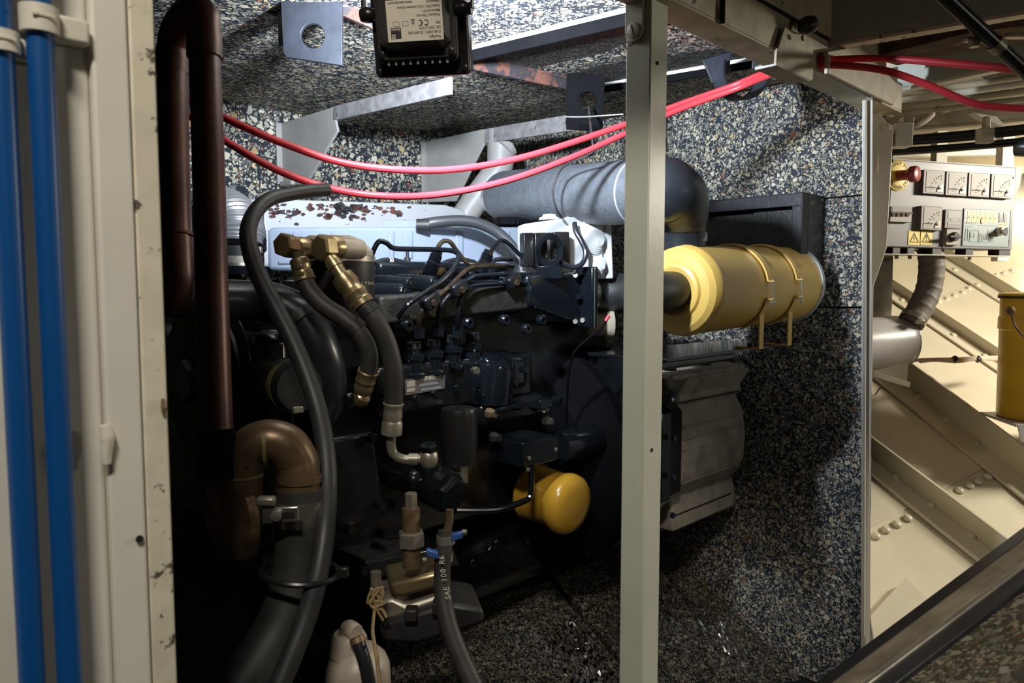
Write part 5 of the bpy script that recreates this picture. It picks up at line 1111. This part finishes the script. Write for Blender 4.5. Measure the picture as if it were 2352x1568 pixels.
for q_ in (rect(1375, 1165, 1400, 1300, 0), rect(1535, 1180, 1575, 1290, 0), rect(1436, 1210, 1512, 1262, 0)): cpoly(q_, .0019, .0003, 'print_grey', 'diagram_block', bp_)
lathe([(0, .007), (.0012, .007)], cq(1425, 985, .002), pn, 20).build('seal', 'zinc_rust', bp_)
text_at(MB(), '(GENERAL ALARM)', cq(1712, 1042, .0024), pr_, pu_, .0030).build('print', 'print_dark', bp_)
ks = lathe([(0, .0105), (.006, .0105), (.009, .009), (.012, .008)], cq(1650, 1140, .001), pn, 24).build('key_switch', 'steel', cpn)
prism([cq(a, b, .022) for a, b in ((1692, 1138), (1712, 1118), (1785, 1080), (1798, 1130), (1778, 1200), (1740, 1195), (1712, 1160))], -pn * .003).build('key', 'black_plastic', ks, bevel=.001)
# warning signs
for i, a in enumerate((360, 538)):
    s_ = cpoly([(a, 1125 + i * 5), (a + 162, 1130 + i * 5), (a + 155, 1338), (a - 10, 1328)], .0012, .0010, 'yellow_sign', 'warning_sign', cpn, )
    cx = a + 75; T = [(cx + 6, 1150), (cx + 72, 1300), (cx - 68, 1295)]; t2 = [(cx + 5, 1180), (cx + 50, 1287), (cx - 47, 1283)]
    MB().ring_prism([cq(x_, y_, .0015) for x_, y_ in T], [cq(x_, y_, .0015) for x_, y_ in t2], pn * -.0003).build('triangle', 'print_dark', s_)
    if i == 0: prism([cq(x_, y_, .0016) for x_, y_ in ((cx + 12, 1198), (cx - 12, 1245), (cx + 3, 1243), (cx - 8, 1280), (cx + 20, 1228), (cx + 5, 1230))], pn * -.0003).build('flash', 'print_dark', s_)
    else:
        prism([cq(x_, y_, .0016) for x_, y_ in ((cx - 6, 1195), (cx + 14, 1195), (cx + 8, 1252), (cx, 1252))], pn * -.0003).build('exclamation', 'print_dark', s_); lathe([(0, .0016), (.0003, .0016)], cq(cx + 2, 1268, .0014), pn, 10).build('exclamation', 'print_dark', s_)
for x_, y_ in ((1810, 1275), (1870, 365), (855, 1350)): lathe([(0, .0028), (.0015, .002)], cq(x_, y_, .001), pn, 10).build('screw', 'zinc_rust', cpn)
# bracket rail below the panel
pb_ = thing('panel_bracket', 'pale steel rail with black rubber blocks carrying the control panel', 'bracket')
cpoly([(10, 1455), (1850, 1488), (1850, 1502), (10, 1472)], 0, .07, 'cream', 'rail', pb_, .001)
for a, b in ((135, 235), (345, 440), (705, 830), (1185, 1290), (1665, 1825)):
    o = cpoly([(a, 1368 + a * .02), (b, 1370 + b * .02), (b - 4, 1462 + b * .018), (a - 4, 1460 + a * .018)], -.004, .03, 'rubber', 'rubber_block', pb_)
for a, b in ((185, 1490), (375, 1492), (1235, 1512)): lathe([(0, .0045), (-.008, .004)], cq(a, b - 8, -.02), UP, 6).build('nut', 'steel_dull', pb_)
# ribbed hose down to the grey cylinder
rb = thing('ribbed_hose', 'grey-brown ribbed hose from the control panel to the grey cylinder', 'hose')
pts_ = smooth([Pd(2136, 570, 1.80), Pd(2140, 610, 1.80), Pd(2134, 660, 1.80), Pd(2115, 705, 1.79), Pd(2092, 742, 1.78)], 14)
MB().tube(pts_, [.0285 + (.0012 if i % 7 in (0, 1) else 0) for i in range(len(pts_))], 26).build('hose', 'hose_canvas', rb)
k = lathe([(-.006, .0305), (.006, .0305)], Pd(2097, 733, 1.78), pts_[-1] - pts_[-6], 28).build('hose_clamp', 'steel', rb); cbox(Pd(2112, 738, 1.745), X * .022, Y * .012, (UP * .012)).build('clamp_screw', 'steel', k, bevel=.003)
gt = thing('grey_cylinder', 'grey painted horizontal cylinder on a cream bracket right of the post', 'cylinder')
g_ = Pd(1950, 792, 1.775); gr_ = px(60, 1.8)
ga = V((.96, .28, .04)).normalized()
lathe([(0, gr_), (.137, gr_), (.153, gr_ * .97), (.163, gr_ * .86), (.170, gr_ * .6), (.173, .01)], g_, ga, 40).build('shell', 'grey_tank', gt, ang=50)
lathe([(.1535, gr_ * .985), (.155, gr_ * .985)], g_, ga, 40).build('seam', 'grey_tank', gt)
t = thing('cylinder_bracket', 'cream welded bracket carrying the grey cylinder', 'bracket')
prism([Pd(a, b, 1.77) for a, b in ((2004, 848), (2088, 828), (2084, 872), (2090, 888), (2004, 862))], Y * .02).build('plate', 'cream_hull', t, bevel=.001)
prism([Pd(a, b, 1.755) for a, b in ((2004, 852), (2092, 878), (2090, 890), (2004, 864))], Y * .05).build('flange', 'cream_hull', t, bevel=.001)
cb_ = thing('cable_bundle', 'bundle of cream wires taped together behind the yellow bucket', 'cable bundle')
for i, dy in enumerate((0, 4, 8)):
    tube([Pd(2085 + i * 14, 826 + dy * .6, 1.84), Pd(2150, 824 + dy * (.9 - i * .2), 1.86), Pd(2200, 823 + dy, 1.88), Pd(2250, 820 + dy * .6, 1.92), Pd(2330, 819 + dy, 1.98)], .0033, 8).build('wire', 'wire_cream', cb_)
for x_ in (2193, 2246): MB().tube([Pd(x_ - 3, 826, 1.872 + (x_ - 2193) * .0008), Pd(x_ + 3, 823, 1.874 + (x_ - 2193) * .0008)], .0085, 12).build('tape', 'rubber', cb_)
bu = thing('yellow_bucket', 'yellow plastic bucket with a black-edged lid at the right edge', 'bucket')
bq = Pd(2402, 960, 1.74); bz = Pd(2402, 672, 1.74).z - bq.z; R_ = px(100, 1.74)
lathe([(0, R_ * .92), (.003, R_ * .98), (bz * .70, R_ * 1.0), (bz * .71, R_ * 1.03), (bz * .80, R_ * 1.03), (bz * .81, R_), (bz * .96, R_ * 1.01)], bq, UP, 44).build('body', 'yellow_bucket', bu, ang=25)
lathe([(bz * .96, R_ * 1.0), (bz * .96, R_ * 1.05), (bz * .99, R_ * 1.05), (bz * 1.0, R_ * .98), (bz * 1.005, R_ * .5)], bq, UP, 44).build('lid', 'yellow_bucket', bu, ang=25)
lathe([(bz * .955, R_ * 1.055), (bz * .975, R_ * 1.055)], bq, UP, 44).build('lid_band', 'print_dark', bu)
q = Pd(2318, 713, 1.66); lathe([(0, .010), (.008, .010), (.010, .007)], q, -Y + X * -.4, 20).build('handle_lug', 'zinc_rust', bu)
tube([q - Y * .008, Pd(2330, 745, 1.65), Pd(2352, 772, 1.63), Pd(2400, 800, 1.62)], .0018, 8).build('handle', 'print_dark', bu)
t = thing('bucket_stand', 'grey steel stand with a folded edge under the yellow bucket', 'stand')
z_ = bq.z; prism([V((bq.x - .125, 1.66, z_)), V((bq.x + .25, 1.66, z_)), V((bq.x + .25, 1.83, z_)), V((bq.x - .1, 1.83, z_))], UP * -.006).build('top', 'grey_tank', t)
prism([V((bq.x - .125, 1.658, z_)), V((bq.x + .25, 1.658, z_)), V((bq.x + .25, 1.658, z_ - .04)), V((bq.x - .115, 1.658, z_ - .04))], Y * -.003).build('front_fold', 'grey_tank', t, bevel=.001)

# ================================================================ LOOSE SOUND PANEL LEANING IN THE LOWER RIGHT
q0, q1, q2 = Pd(1868, 1570, .62), Pd(2352, 1208, .70), Pd(2352, 1568, .46)
ln = (q1 - q0).cross(q2 - q0).normalized(); ln = ln if ln.z > 0 else -ln
def lq(x, y, off=0.0): return Pn(x, y, q0 + ln * off, ln)
sp_ = thing('sound_panel', 'loose foam sound panel with a dark wooden edge in the lower right corner', 'sound panel')
def strip(a0, a1, off, th, m, nm):
    A, B, C_, D_ = [lq(*p, off) for p in ((1760 + a0[0], 1650), (2900, 800 + a0[1]), (2900, 800 + a1[1]), (1760 + a1[0], 1650))]
    return prism([A, B, C_, D_], ln * -th).build(nm, m, sp_, bevel=.0008)
strip((0, 0), (42, 26), 0, .03, 'black_plastic', 'rubber_lip')
strip((42, 26), (108, 76), .002, .03, 'wood_edge', 'wooden_edge')
strip((108, 76), (126, 86), .003, .03, 'steel_dull', 'metal_strip')
strip((126, 86), (190, 120), .001, .03, 'black_steel', 'dark_frame')
strip((190, 120), (1700, 900), -.003, .03, 'foam_near', 'foam_face')
# ---------------------------------------------------------------- put every pivot at the base of its thing
bpy.context.view_layer.update()
def tree(o):
    r = [o]
    for c in o.children: r += tree(c)
    return r
for o in [o for o in sc.objects if o.parent is None and o.type in ('EMPTY', 'MESH')]:
    lo = V((1e9,) * 3); hi = V((-1e9,) * 3)
    for c in tree(o):
        if c.type == 'MESH':
            for v in c.bound_box:
                p = c.matrix_world @ V(v); lo = V(map(min, lo, p)); hi = V(map(max, hi, p))
    if lo.x > 1e8: continue
    b = V(((lo.x + hi.x) / 2, (lo.y + hi.y) / 2, lo.z))
    if o.type == 'MESH': o.data.transform(Matrix.Translation(-b))
    for c in o.children: c.location = c.location - b
    o.location = o.location + b
